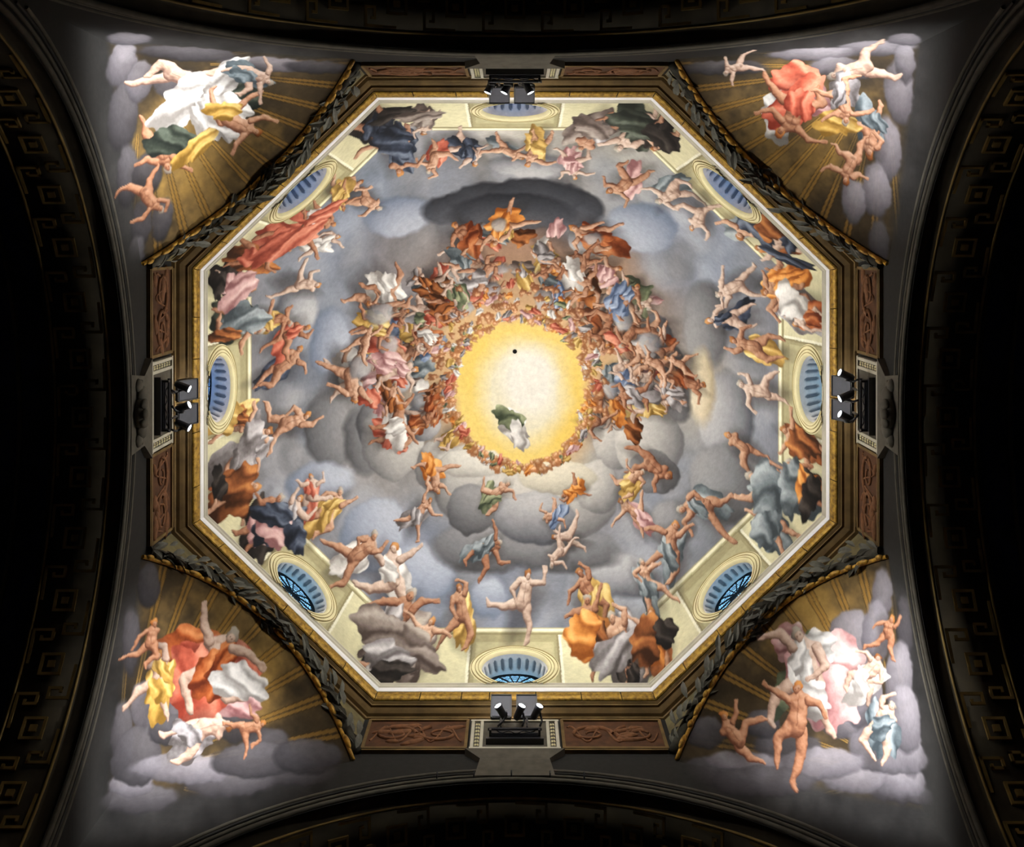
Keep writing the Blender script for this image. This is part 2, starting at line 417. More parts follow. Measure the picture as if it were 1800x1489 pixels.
def fig(cx, cy, h, ang, skin, cloths, L, drap=0.5, spread=1.0):
    """a generic painted figure: cx, cy pelvis on the canvas, h its length, ang the way the head points (radians, 0 = right)"""
    c, s = math.cos(ang), math.sin(ang)
    fl = R1.choice((-1, 1))
    T = lambda a, b: (cx + h * (a * c - b * fl * s), cy + h * (a * s + b * fl * c))
    sk = SKIN[skin % len(SKIN)]; r = R1.uniform
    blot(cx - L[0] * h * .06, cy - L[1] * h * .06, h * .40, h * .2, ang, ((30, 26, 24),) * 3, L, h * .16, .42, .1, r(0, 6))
    if cloths:
        drape(*T(-0.08 + r(-.06, .06), r(-.08, .08)), h * (0.32 + 0.12 * drap), h * (0.15 + 0.12 * drap), ang + r(-.6, .6), CL[cloths[0]], L, r(5, 9), r(0, 6))
    tb = r(-.55, .55); fs = r(.72, 1)
    chest = (.17 * fs * math.cos(tb * .5), .17 * fs * math.sin(tb * .5)); neck = (chest[0] + .13 * fs * math.cos(tb), chest[1] + .13 * fs * math.sin(tb))
    px, py = -math.sin(tb), math.cos(tb); segs = []
    base = math.pi + r(-.5, .5) * spread
    for sd, a1, bend in ((-1, base + r(.1, .5) * spread, r(-.3, 1.3)), (1, base - r(.2, 1.3) * spread, r(.2, 1.7))):
        k, k2 = r(.55, 1), r(.6, 1); hip = (-.01, .06 * sd)
        knee = (hip[0] + .25 * k * math.cos(a1), hip[1] + .25 * k * math.sin(a1)); a2 = a1 + bend * R1.choice((1, 1, -.4))
        ank = (knee[0] + .24 * k2 * math.cos(a2), knee[1] + .24 * k2 * math.sin(a2)); a3 = a2 + r(-1, 1)
        toe = (ank[0] + .07 * math.cos(a3), ank[1] + .07 * math.sin(a3))
        leg = [(T(*hip), h * .066, T(*knee), h * .043), (T(*knee), h * .043, T(*ank), h * .022), (T(*ank), h * .024, T(*toe), h * .015)]
        if sd < 0: body(leg, h * .012, sk, L)
        else: segs += leg
    sh1 = (neck[0] + px * .1 - .01, neck[1] + py * .1); sh2 = (neck[0] - px * .1 - .01, neck[1] - py * .1)
    segs += [(T(0, 0), h * .085, T(*chest), h * .078), (T(*chest), h * .080, T(*neck), h * .07), (T(*sh1), h * .046, T(*sh2), h * .046)]
    hd = (neck[0] + .105 * math.cos(tb + r(-.5, .5)), neck[1] + .105 * math.sin(tb + r(-.7, .7)))
    segs += [(T(*neck), h * .034, T(*hd), h * .036)]
    body(segs, h * .014, sk, L)
    seg(T(.02, 0), h * .007, T(*neck), h * .004, (sk[0],) * 3, L, .4)
    for q_ in (-1, 1):
        blot(*T(neck[0] - .05 * math.cos(tb) + px * .035 * q_, neck[1] - .05 * math.sin(tb) + py * .035 * q_), h * .036, h * .03, ang + tb * fl, sk, L, h * .02, .55, .1, r(0, 6))
        blot(*T(.05 + r(-.02, .02), .03 * q_), h * .03, h * .022, ang, (sk[0], sk[1], sk[1]), L, h * .02, .35, .1, r(0, 6))
    blot(*T(-.03, 0), h * .03, h * .04, ang, (sk[0],) * 3, L, h * .025, .45)
    if cloths and drap > .25:
        drape(*T(r(-.14, .02), r(-.05, .05)), h * (.15 + .1 * drap), h * (.10 + .07 * drap), ang + r(-1.1, 1.1), CL[cloths[-1]], L, r(5, 9), r(0, 6))
    if len(cloths) > 2 or (cloths and R1.random() < .35):
        drape(*T(chest[0], chest[1] + r(-.05, .05)), h * .16, h * .09, ang + r(-.8, .8), CL[cloths[len(cloths) // 2]], L, 7, r(0, 6))
    hr = HAIR[R1.randrange(3)]; fa = math.atan2(hd[1] - neck[1], hd[0] - neck[0]); ux, uy = math.cos(fa), math.sin(fa); sd_ = r(-.02, .02)
    blot(*T(hd[0] + ux * .014, hd[1] + uy * .014), h * .058, h * .052, ang, hr, L, 1.6, 1, 0.09, r(0, 6))
    fx_, fy_ = hd[0] - ux * .014 - uy * sd_, hd[1] - uy * .014 + ux * sd_
    blot(*T(fx_, fy_), h * .044, h * .036, ang, sk, L, 1.6)
    for e_ in (-.013, .013): blot(*T(fx_ - uy * e_ + ux * .006, fy_ + ux * e_ + uy * .006), h * .009, h * .006, ang, (sk[0],) * 3, L, 1.2, .7)
    for sd, sh in ((1, sh1), (-1, sh2)):
        if R1.random() < .2: continue
        a1 = tb + sd * (r(.2, 1.5) if sd > 0 else r(1.2, 2.8)); k = r(.6, 1)
        el = (sh[0] + .165 * k * math.cos(a1), sh[1] + .165 * k * math.sin(a1)); a2 = a1 + r(-1.5, 1.5)
        ha = (el[0] + .15 * k * math.cos(a2), el[1] + .15 * k * math.sin(a2))
        arm = [(T(*sh), h * .040, T(*el), h * .031), (T(*el), h * .032, T(*ha), h * .017)]
        arm += [(T(*ha), h * .013, T(ha[0] + .05 * math.cos(a2 + f), ha[1] + .05 * math.sin(a2 + f)), h * .006) for f in (-.45, -.1, .25)]
        body(arm, h * .008, sk, L)
GX, GY = 915, 692
def dirL(x, y):
    dx, dy = GX - x, GY - y; l = math.hypot(dx, dy) + 1e-6; return (dx / l, dy / l)
CLOUDL = ((98, 97, 98), (170, 167, 161), (234, 229, 216)); CLOUD = ((70, 72, 78), (142, 142, 145), (218, 216, 212)); CLOUDD = ((66, 66, 68), (116, 116, 118), (172, 170, 168)); CLOUDB = ((92, 104, 124), (144, 152, 168), (198, 202, 210))
def puff(x, y, rx, ry, rp=CLOUD, soft=5, ang=0.0, alpha=0.92, conv=c_dome, L=None):
    cx, cy = conv(x, y)
    blot(cx, cy, rx * CS, ry * CS, ang, rp, L or dirL(x, y), soft * CS, alpha, 0.03, R1.uniform(0, 6), 0.40)
# soft banks of cloud in the outer sky
for k in range(150):
    a = R1.uniform(0, 2 * math.pi); r = R1.uniform(330, 470); x, y = 905 + r * math.cos(a), 690 + r * 0.94 * math.sin(a)
    puff(x, y, R1.uniform(25, 60), R1.uniform(18, 42), R1.choice((CLOUD, CLOUDD, CLOUDB)), 22, R1.uniform(0, 3), 0.33)
for x, y, rx, ry, rp in [(1240, 570, 38, 78, CLOUDD), (1275, 735, 50, 82, CLOUD), (1270, 850, 60, 62, CLOUDD), (1180, 700, 40, 42, CLOUDD), (585, 750, 52, 66, CLOUDD), (640, 770, 36, 60, CLOUDD),
        (560, 850, 60, 34, CLOUDB), (660, 940, 62, 56, CLOUDB), (735, 1010, 62, 48, CLOUDB), (860, 1050, 34, 28, CLOUDB), (1090, 1010, 70, 34, CLOUD), (1180, 920, 40, 34, CLOUDD), (580, 600, 36, 60, CLOUDB),
        (700, 380, 60, 40, CLOUDB), (1130, 400, 60, 50, CLOUDB), (520, 545, 40, 40, CLOUD), (930, 292, 70, 26, CLOUD), (1234, 680, 22, 64, ((160, 142, 108), (206, 190, 154), (228, 218, 192))), (850, 960, 90, 40, CLOUDD), (980, 965, 110, 34, CLOUDD)]:
    puff(x, y, rx, ry, rp, 9)
for x, y, rx, ry in ((800, 368, 60, 30), (862, 350, 74, 34), (1005, 366, 56, 40), (940, 345, 84, 36), (900, 372, 110, 36)): puff(x, y, rx, ry, ((34, 35, 40), (62, 64, 70), (104, 104, 110)), 7)
# golden glow at the crown
def glowspot(x, y, rx, ry, col, pw, al):
    cx, cy = c_dome(x, y); bx = box_of(cx - rx * CS * 1.6, cx + rx * CS * 1.6, cy - ry * CS * 1.6, cy + ry * CS * 1.6); sl, X, Y = bx
    d = np.sqrt(((X - cx) / (rx * CS)) ** 2 + ((Y - cy) / (ry * CS)) ** 2); d = d * (1 + 0.25 * n1[sl] + 0.12 * n2[sl])
    put(sl, np.clip((1.12 - d) * pw, 0, 1) * al, np.array(col, np.float32) / 255.0)
glowspot(915, 690, 150, 150, (206, 160, 112), 3, 0.7)
glowspot(915, 690, 112, 124, (228, 196, 100), 6, 1.0)
glowspot(985, 715, 44, 80, (226, 186, 76), 2.5, 0.7)
glowspot(835, 640, 34, 60, (226, 190, 84), 2.5, 0.6)
glowspot(920, 690, 84, 96, (218, 210, 180), 2.2, 1.0)
glowspot(930, 670, 52, 66, (222, 218, 206), 2.0, 0.9)
# round inner clouds
for x, y, rx, ry, rp in [(660, 745, 34, 44, CLOUDD), (690, 772, 56, 66, CLOUDL), (745, 740, 32, 34, CLOUD), (724, 612, 38, 36, CLOUDL), (690, 660, 38, 36, CLOUD), (1036, 420, 38, 33, CLOUD), (790, 540, 42, 26, CLOUD),
        (770, 820, 40, 44, CLOUDL), (820, 850, 60, 60, CLOUDL), (1000, 880, 80, 60, CLOUDL), (900, 880, 76, 46, CLOUDL), (1050, 856, 40, 44, CLOUDL), (830, 895, 46, 40, CLOUDD), (940, 910, 70, 42, CLOUD),
        (1080, 770, 40, 50, CLOUDL), (1140, 775, 62, 60, CLOUDL), (1150, 830, 44, 36, CLOUDD), (1175, 660, 34, 56, CLOUDD), (1150, 600, 34, 50, CLOUD), (1080, 560, 22, 50, CLOUD), (980, 838, 70, 28, ((150, 144, 128), (204, 196, 172), (242, 232, 204))),
        (830, 815, 60, 24, ((150, 146, 138), (202, 198, 186), (236, 230, 214)))]:
    puff(x, y, rx, ry, rp, 3)

def F(x, y, h, cloths=(), skin=None, turn=0.6, drap=0.5, spread=1.0, out=False, conv=c_dome, ang=None, L=None):
    cx, cy = conv(x, y); d = dirL(x, y)
    a = math.atan2(d[1], d[0]) + (math.pi if out else 0) + R1.uniform(-turn, turn) if ang is None else ang
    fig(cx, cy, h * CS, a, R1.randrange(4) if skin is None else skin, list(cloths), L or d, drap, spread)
def D(x, y, rx, ry, c, deg=0, folds=8, conv=c_dome, L=None):
    cx, cy = conv(x, y); drape(cx, cy, rx * CS, ry * CS, math.radians(deg), CL[c], L or dirL(x, y), folds, R1.uniform(0, 6))
# a ring of anonymous tumbling figures and crowding heads round the glow
POOL = ['grey', 'coral', 'green', 'rust', 'ochre', 'orange', 'white', 'pink', 'slate', 'brown', 'blue']
for k in range(60):
    a = math.radians(R1.uniform(160, 395)); r = R1.uniform(165, 290); x, y = 908 + r * math.cos(a), 655 + r * 0.90 * math.sin(a)
    D(x, y, R1.uniform(14, 30), R1.uniform(9, 18), R1.choice(POOL + ['taupe', 'grey', 'slate']), R1.uniform(0, 180), 7)
for k in range(84):
    a = math.radians(R1.uniform(150, 400)); t = R1.random() ** 0.8; r = 300 - 150 * t
    x, y = 908 + r * math.cos(a), 655 + r * 0.90 * math.sin(a)
    cl = [R1.choice(POOL)] if R1.random() < 0.8 else []
    F(x, y, R1.uniform(85, 125) * (1 - 0.35 * t), cl, None, 1.3, R1.uniform(.25, .6), 1.2, out=R1.random() < .35)
    if k % 5 == 0: puff(x + R1.uniform(-30, 30), y + R1.uniform(-30, 30), R1.uniform(14, 26), R1.uniform(12, 20), CLOUD, 5, 0, .85)
for x, y, h in [(870, 870, 80), (1000, 945, 80), (850, 965, 95), (975, 905, 60), (1120, 905, 85), (762, 830, 85), (735, 905, 80), (1105, 850, 80), (985, 968, 70), (1160, 640, 80), (1050, 740, 80), (690, 700, 70), (790, 770, 70), (1010, 860, 60), (1200, 640, 70), (640, 600, 80)]:
    F(x, y, h, [R1.choice(POOL)] if R1.random() < .6 else [], None, 2.5, .3, 1.4)
for k in range(620):
    a = R1.uniform(0, 2 * math.pi); top = max(0, -math.sin(a)); r = 1.02 + abs(R1.gauss(0, .2)) * (0.6 + 0.9 * top)
    x, y = 915 + 114 * r * math.cos(a), 690 + 122 * r * math.sin(a)
    if math.sin(a) > 0.35 and r > 1.17: continue
    L = dirL(x, y); hs = R1.uniform(2.8, 5.6)
    q = R1.random()
    if q < .28: D(x, y, hs * 2.2, hs * 1.2, R1.choice(['ochre', 'pink', 'white', 'coral', 'orange', 'grey', 'green']), R1.uniform(0, 180), 6)
    else:
        cx, cy = c_dome(x, y); hs *= CS; t_ = R1.uniform(.82, 1.06); g_ = min(1, max(0, (r - 1) * 2.2))
        dk = tuple(min(255, v * t_) for v in (176 - 50 * g_, 112 - 40 * g_, 62 - 20 * g_)); md = tuple(min(255, v * t_) for v in (216 - 20 * g_, 160 - 24 * g_, 112 - 22 * g_)); lt = tuple(min(255, v * t_) for v in (240, 206, 162))
        blot(cx, cy, hs * R1.uniform(1.1, 1.6), hs * R1.uniform(.9, 1.3), R1.uniform(0, 3), (dk, dk, md), L, 2.4, .85, .2, R1.uniform(0, 6))
        blot(cx + L[0] * 1.2 + R1.uniform(-1, 1), cy + L[1] * 1.2 + R1.uniform(-1, 1), hs * .8, hs * .66, R1.uniform(0, 3), (dk, md, lt), L, 2.2, .9, .1)
        for e_ in (-1, 1): blot(cx + e_ * hs * .28 * L[1], cy - e_ * hs * .28 * L[0], hs * .15, hs * .12, 0, (dk,) * 3, L, 1.6, .6)
# a soft swirl of pale and moss drapery floating in the glow
D(905, 752, 34, 22, 'white', 40, 5); D(895, 735, 26, 19, 'green', 20, 5); D(912, 768, 24, 15, 'white', 70, 5)

# painted parapet along the foot of the dome, with a moulded coping
zc = np.interp(FR / (rho_oct(FTH) * A0), GT[::-1], ZT[::-1])
FRr = FR * zc / 20.0
bz = zc < 22.34
U = np.full((N, N), 9.0, np.float32)
for i in range(8):
    a, b = OV[i], OV[(i + 1) % 8]; m = (a + b) / 2; t = (b - a).normalized(); n = Vector((-t.y, t.x, 0))
    X, Y = FP * zc / 20, FQ * zc / 20; s = X * t.x + Y * t.y - (m.x * t.x + m.y * t.y) * A0
    am, bm = math.atan2(a.y, a.x), math.atan2(b.y, b.x); rel = (FTH - am) % (2 * math.pi)
    ins = rel <= (bm - am) % (2 * math.pi)
    U = np.where(ins, s, U)
AU = np.abs(U)
par = np.empty((N, N, 3), np.float32)
par[:] = np.array((206, 199, 156)) / 255.0
olive = AU < 0.84
par[olive] = np.array((158, 149, 108)) / 255.0
par[(AU < 0.74) & (zc < 21.7)] = np.array((176, 167, 124)) / 255.0
par[(AU > 0.84) & (AU < 0.89)] = np.array((228, 224, 198)) / 255.0
par[(AU > 0.80) & (AU < 0.84)] = np.array((138, 128, 90)) / 255.0
for z0, z1, c in ((22.02, 22.08, (140, 130, 90)), (22.08, 22.16, (176, 168, 124)), (22.16, 22.28, (232, 226, 190)), (22.28, 22.34, (170, 160, 118))):
    par[(zc >= z0) & (zc < z1) & (AU < 1.6)] = np.array(c) / 255.0
par *= (1 + 0.22 * n1 + 0.18 * n2)[..., None]
bz &= (AU < 1.62) | (zc < 21.9)
CAN[bz & DOME_REG] = par[bz & DOME_REG]

# figures leaning and standing all round the parapet
for x, y, h in [(820, 258, 105), (885, 262, 95), (945, 258, 105), (765, 272, 95), (1010, 285, 90), (1105, 318, 110), (1185, 338, 120), (1230, 372, 110), (640, 350, 100), (600, 335, 90), (1300, 500, 110), (1288, 560, 110),
        (1330, 610, 120), (1345, 690, 110), (1310, 790, 100), (1245, 890, 125), (1180, 970, 115), (1140, 1030, 100), (1040, 1050, 115), (918, 1062, 125), (812, 1085, 110), (690, 1025, 150), (620, 980, 120), (575, 900, 110),
        (545, 872, 90), (500, 745, 120), (490, 650, 110), (505, 590, 100), (525, 500, 100), (480, 560, 90), (560, 425, 90)]:
    F(x, y, h, [R1.choice(['grey', 'slate', 'white', 'ochre', 'pink', 'navy', 'coral'])] if R1.random() < .75 else [], None, .9, R1.uniform(.1, .5), 1.3)
for x, y, h, cl, w_ in [(665, 225, 150, ('black', 'navy'), 1), (700, 265, 130, ('navy', 'navy'), 1), (745, 215, 90, ('taupe',), 1), (1050, 232, 140, ('taupe', 'grey'), 1), (1115, 225, 150, ('darkgreen', 'darkgreen'), 1), (1160, 235, 110, ('black',), 1),
        (1320, 385, 150, ('slate', 'navy'), 1), (1375, 425, 120, ('brown', 'navy'), 1), (1395, 530, 140, ('grey', 'white'), 1), (1370, 490, 110, ('orange', 'orange'), 1), (1425, 560, 90, ('rust',), 1), (1415, 780, 110, ('brown', 'brown'), 1),
        (1375, 850, 150, ('slate', 'slate'), 1), (1420, 850, 120, ('black', 'orange'), 1), (1360, 920, 110, ('slate',), 1), (1045, 1115, 120, ('orange', 'brown'), 1), (1100, 1140, 140, ('grey', 'taupe'), 1), (1155, 1135, 120, ('brown', 'orange'), 1),
        (1105, 1175, 70, ('black',), 1), (690, 1110, 160, ('taupe', 'grey'), 1), (740, 1145, 110, ('taupe', 'taupe'), 1), (665, 1165, 90, ('black', 'white'), 1), (430, 800, 140, ('grey', 'grey'), 1), (410, 740, 110, ('ochre', 'brown'), 1),
        (405, 860, 130, ('brown', 'rust'), 1), (455, 925, 120, ('black', 'pink'), 1), (500, 915, 110, ('navy', 'grey'), 1), (420, 560, 130, ('darkgreen', 'slate'), 1), (405, 500, 110, ('black', 'pink'), 1), (500, 425, 140, ('coral', 'coral'), 1),
        (445, 450, 120, ('brown', 'coral'), 1), (560, 385, 90, ('coral', 'white'), 1), (600, 345, 80, ('ochre',), 1)]:
    F(x, y, h, cl, None, .5, 0.75, .9)
for x, y, rx, ry, c, dg in [(690, 200, 40, 16, 'black', -15), (690, 250, 46, 26, 'navy', 30), (735, 205, 40, 14, 'taupe', -12), (1040, 225, 36, 28, 'taupe', 40), (1110, 215, 50, 28, 'darkgreen', 15), (1165, 245, 30, 26, 'black', 40),
        (1330, 395, 56, 20, 'navy', 55), (1355, 400, 34, 26, 'brown', 60), (1385, 455, 44, 14, 'navy', 15), (1385, 490, 36, 12, 'orange', -40), (1390, 530, 24, 36, 'white', 10), (1410, 780, 30, 26, 'brown', 20), (1350, 860, 28, 50, 'slate', 15),
        (1390, 850, 22, 44, 'slate', 5), (1408, 850, 10, 30, 'orange', 0), (1425, 870, 18, 38, 'black', 10), (1345, 930, 20, 34, 'slate', 20), (1025, 1115, 32, 30, 'orange', 20), (1085, 1145, 50, 26, 'grey', -35), (1135, 1125, 24, 40, 'brown', 30), (1170, 1110, 22, 20, 'black', 20),
        (680, 1110, 62, 30, 'taupe', 25), (740, 1140, 42, 22, 'taupe', 30), (680, 1150, 46, 20, 'grey', 5), (680, 1180, 44, 16, 'black', 0), (438, 785, 20, 50, 'grey', 12), (400, 735, 26, 24, 'ochre', 60), (420, 860, 34, 36, 'brown', 30), (385, 850, 14, 30, 'black', 0),
        (485, 935, 32, 24, 'pink', 30), (480, 905, 36, 18, 'navy', 25), (520, 945, 16, 30, 'navy', -10), (430, 560, 40, 28, 'slate', 10), (420, 510, 36, 26, 'pink', -30), (385, 500, 12, 30, 'black', 5), (500, 430, 68, 24, 'coral', -28), (570, 375, 40, 12, 'coral', -20), (395, 590, 30, 12, 'brown', 20)]:
    D(x, y, rx, ry, c, dg)

# ---- corner paintings: dark shells with golden ribs, banks of cloud and draped groups
CR = [(-1, -1), (1, -1), (-1, 1), (1, 1)]
CORN = ~DOME_REG
base_c = np.array((66, 54, 36), np.float32) / 255.0
CAN[CORN] = base_c * (1 + 0.9 * n1 + 0.6 * n2)[CORN][:, None]
for (sx, sy), (fx, fy), nr in (((-1, -1), (250, 122), 11), ((1, -1), (1555, 122), 11), ((-1, 1), (205, 1372), 11), ((1, 1), (1600, 1372), 11)):
    cx, cy = c_corner(fx, fy); reg = CORN & (np.sign(FP) == sx) & (np.sign(FQ) == sy)
    ax = math.atan2(-(cy - H), -(cx - H))
    rel = (np.arctan2(full_i - cy, full_j - cx) - ax + math.pi) % (2 * math.pi) - math.pi
    rr = np.hypot(full_i - cy, full_j - cx) / CS
    ph = (rel + 0.82) / (1.64 / nr); fr = ph - np.floor(ph); ins = np.abs(rel) < 0.95
    gold = np.array((140, 104, 44), np.float32) / 255; dark = np.array((56, 42, 22), np.float32) / 255; pale = np.array((186, 150, 80), np.float32) / 255
    wob = 0.02 * n2
    rib = (np.abs(fr + wob - .35) < .055) | (np.abs(fr + wob - .52) < .05)
    edge = (np.abs(fr + wob - .275) < .022) | (np.abs(fr + wob - .435) < .022) | (np.abs(fr + wob - .59) < .02)
    gx_, gy_ = c_corner(*{(-1, -1): (345, 270), (1, -1): (1430, 250), (-1, 1): (410, 1150), (1, 1): (1440, 1090)}[(sx, sy)])
    rg = np.hypot(full_i - gy_, full_j - gx_) / CS
    wash = np.clip(1.1 - rg / 150 + 1.2 * n2 + .9 * n1, 0, 1)[..., None] * 0.8
    CAN[:] = np.where((reg & ins)[..., None], CAN * (1 - wash) + np.array((150, 118, 60), np.float32) / 255 * wash * (1 + n1)[..., None], CAN)
    far = rr > 120
    ins = ins & far
    CAN[:] = np.where((reg & ins & rib)[..., None], CAN * .3 + (gold + (pale - gold) * np.clip(1 - rr / 260, 0, 1)[..., None]) * .7, CAN)
    CAN[:] = np.where((reg & ins & edge)[..., None], CAN * .45 + dark * .55, CAN)
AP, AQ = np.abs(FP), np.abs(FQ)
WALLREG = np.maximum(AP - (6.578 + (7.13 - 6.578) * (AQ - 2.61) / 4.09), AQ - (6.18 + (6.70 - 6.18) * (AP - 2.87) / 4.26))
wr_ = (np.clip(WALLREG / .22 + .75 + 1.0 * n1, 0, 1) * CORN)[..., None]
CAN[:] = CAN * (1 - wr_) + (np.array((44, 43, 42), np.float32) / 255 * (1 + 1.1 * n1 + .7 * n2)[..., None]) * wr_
LIL = ((66, 63, 67), (112, 107, 112), (168, 162, 166)); LILD = ((38, 36, 38), (68, 65, 68), (108, 104, 106))
def pc(x, y, rx, ry, deg=0, rp=LIL): puff(x, y, rx, ry, rp, 4, math.radians(deg), .95, c_corner, (0.3, -0.9))
def fc(x, y, h, deg, cl=(), sk=0, drap=.5): F(x, y, h * 1.12, cl, sk, conv=c_corner, ang=math.radians(deg), L=(0.35, -0.75), drap=drap, spread=1.2)
def dc(x, y, rx, ry, c, deg=0, folds=9): D(x, y, rx * 1.15, ry * 1.15, c, deg, folds, c_corner, (0.35, -0.75))
for x, y, rx, ry, dg, rp in [(215, 110, 26, 44, 10, LIL), (215, 200, 26, 60, 0, LILD), (225, 300, 20, 56, 0, LILD), (250, 380, 18, 44, 5, LILD), (240, 440, 16, 36, 0, LILD), (330, 90, 90, 18, 6, LILD), (470, 105, 80, 16, 5, LIL), (560, 108, 60, 14, 6, LILD), (245, 145, 24, 40, 10, LIL),
        (1540, 80, 70, 22, -5, LIL), (1430, 88, 80, 16, -4, LIL), (1270, 110, 80, 16, -3, LILD), (1580, 160, 26, 60, 0, LIL), (1560, 260, 24, 60, 0, LIL), (1540, 330, 26, 50, 0, LIL), (1545, 420, 18, 44, 0, LILD), (1590, 110, 18, 40, 0, LIL),
        (1500, 1120, 40, 50, 10, LIL), (1480, 1262, 50, 36, 0, LIL), (1385, 1310, 60, 24, 0, LILD), (1340, 1270, 30, 22, 0, LILD), (300, 1235, 28, 50, 0, LIL), (370, 1268, 44, 24, 5, LILD), (470, 1300, 40, 24, 0, LILD), (1480, 120, 54, 24, 5, LIL), (1500, 350, 22, 40, 0, LIL), (310, 150, 44, 30, 10, LIL), (260, 300, 26, 40, 5, LILD), (285, 380, 18, 40, 8, LILD), (1590, 1390, 60, 20, 0, LILD), (240, 1400, 70, 20, 0, LILD),
        (1580, 1370, 50, 30, 0, LIL), (1500, 1365, 60, 22, 0, LIL), (230, 1375, 40, 24, 0, LIL), (520, 1345, 70, 18, 0, LILD), (400, 1365, 80, 20, 0, LILD), (1260, 1340, 60, 20, 0, LILD), (1600, 1300, 20, 60, 0, LIL), (215, 1290, 20, 60, 0, LILD), (1590, 1090, 14, 60, 0, LILD), (225, 60, 40, 20, 0, LIL), (1590, 62, 30, 20, 0, LIL),
        (262, 1020, 20, 40, 0, LILD), (230, 1120, 16, 60, 0, LILD), (255, 1240, 26, 44, -5, LIL), (240, 1330, 44, 50, 0, LILD), (320, 1350, 90, 22, 3, LIL), (450, 1330, 80, 26, 0, LILD), (540, 1320, 60, 26, 0, LILD), (410, 1275, 36, 26, 10, LILD), (300, 1285, 40, 26, 0, LILD),
        (1550, 1040, 18, 50, 3, LIL), (1540, 1110, 24, 60, 5, LIL), (1580, 1180, 24, 60, 5, LIL), (1510, 1220, 44, 60, -5, LIL), (1560, 1320, 70, 40, 0, LIL), (1440, 1340, 80, 24, -3, LIL), (1310, 1335, 70, 20, 3, LIL), (1240, 1280, 36, 24, 0, LILD), (1590, 1260, 30, 60, 0, LIL), (1340, 1360, 90, 20, 0, LILD)]:
    pc(x, y, rx, ry, dg, rp)
# north-west
fc(300, 130, 150, 20, (), 2); fc(280, 250, 130, 60, (), 1); dc(335, 180, 62, 40, 'white', -20); dc(390, 150, 60, 26, 'white', -50); dc(430, 170, 40, 22, 'darkgreen', -40); dc(300, 250, 40, 24, 'darkgreen', 20)
dc(370, 215, 46, 22, 'white', 60); dc(345, 260, 40, 16, 'ochre', -40); fc(400, 210, 130, 48, ('white', 'ochre'), 0, .6); fc(440, 125, 110, 5, ('slate',), 2, .3); fc(255, 330, 100, 80, (), 1)
# north-east
fc(1520, 120, 150, 165, (), 2); fc(1530, 230, 120, 95, ('slate',), 0, .3); dc(1400, 150, 48, 36, 'coral', 25); dc(1370, 205, 30, 40, 'white', -10); dc(1430, 175, 34, 24, 'pink', 30); fc(1400, 190, 150, 105, ('coral', 'coral'), 1, .5)
dc(1470, 220, 34, 20, 'ochre', 10); fc(1480, 170, 110, 70, ('grey',), 0, .3); fc(1500, 280, 100, 110, (), 0); fc(1300, 108, 80, 160, (), 2)
# south-west
dc(340, 1150, 70, 34, 'rust', 15); dc(390, 1170, 60, 40, 'coral', 35); dc(400, 1235, 50, 24, 'pink', 15); fc(370, 1190, 190, -60, ('coral', 'rust'), 2, .6); dc(420, 1200, 44, 26, 'white', 30); fc(280, 1200, 130, -75, ('ochre',), 2, .3); fc(350, 1285, 130, -25, ('grey',), 2, .3)
fc(265, 1130, 100, -80, (), 1); fc(430, 1280, 80, -10, (), 1)
# south-east
dc(1450, 1190, 52, 64, 'pink', 25); dc(1400, 1190, 26, 60, 'green', 20); dc(1395, 1140, 34, 30, 'pink', 40); dc(1430, 1150, 40, 30, 'white', -20); fc(1420, 1190, 190, -110, ('pink', 'white'), 2, .6); fc(1400, 1280, 150, -70, (), 1); fc(1520, 1190, 110, -60, ('white',), 2, .4)
fc(1545, 1280, 120, -80, ('slate',), 2, .4); fc(1300, 1295, 110, -150, (), 1); fc(1560, 1110, 80, -90, (), 1)
lum = (CAN @ np.array((.3, .59, .11), np.float32))[..., None]
CAN = np.where(DOME_REG[..., None], lum + (CAN - lum) * .86, CAN)
CAN = np.clip(CAN, 0.01, 1.0)
LIN = lin(CAN).astype(np.float32)
def sample(p, q):
    x = np.clip(p * S + H, 0, N - 1.01); y = np.clip(q * S + H, 0, N - 1.01)
    x0 = x.astype(int); y0 = y.astype(int); fx = (x - x0)[..., None]; fy = (y - y0)[..., None]
    return (LIN[y0, x0] * (1 - fx) + LIN[y0, x0 + 1] * fx) * (1 - fy) + (LIN[y0 + 1, x0] * (1 - fx) + LIN[y0 + 1, x0 + 1] * fx) * fy

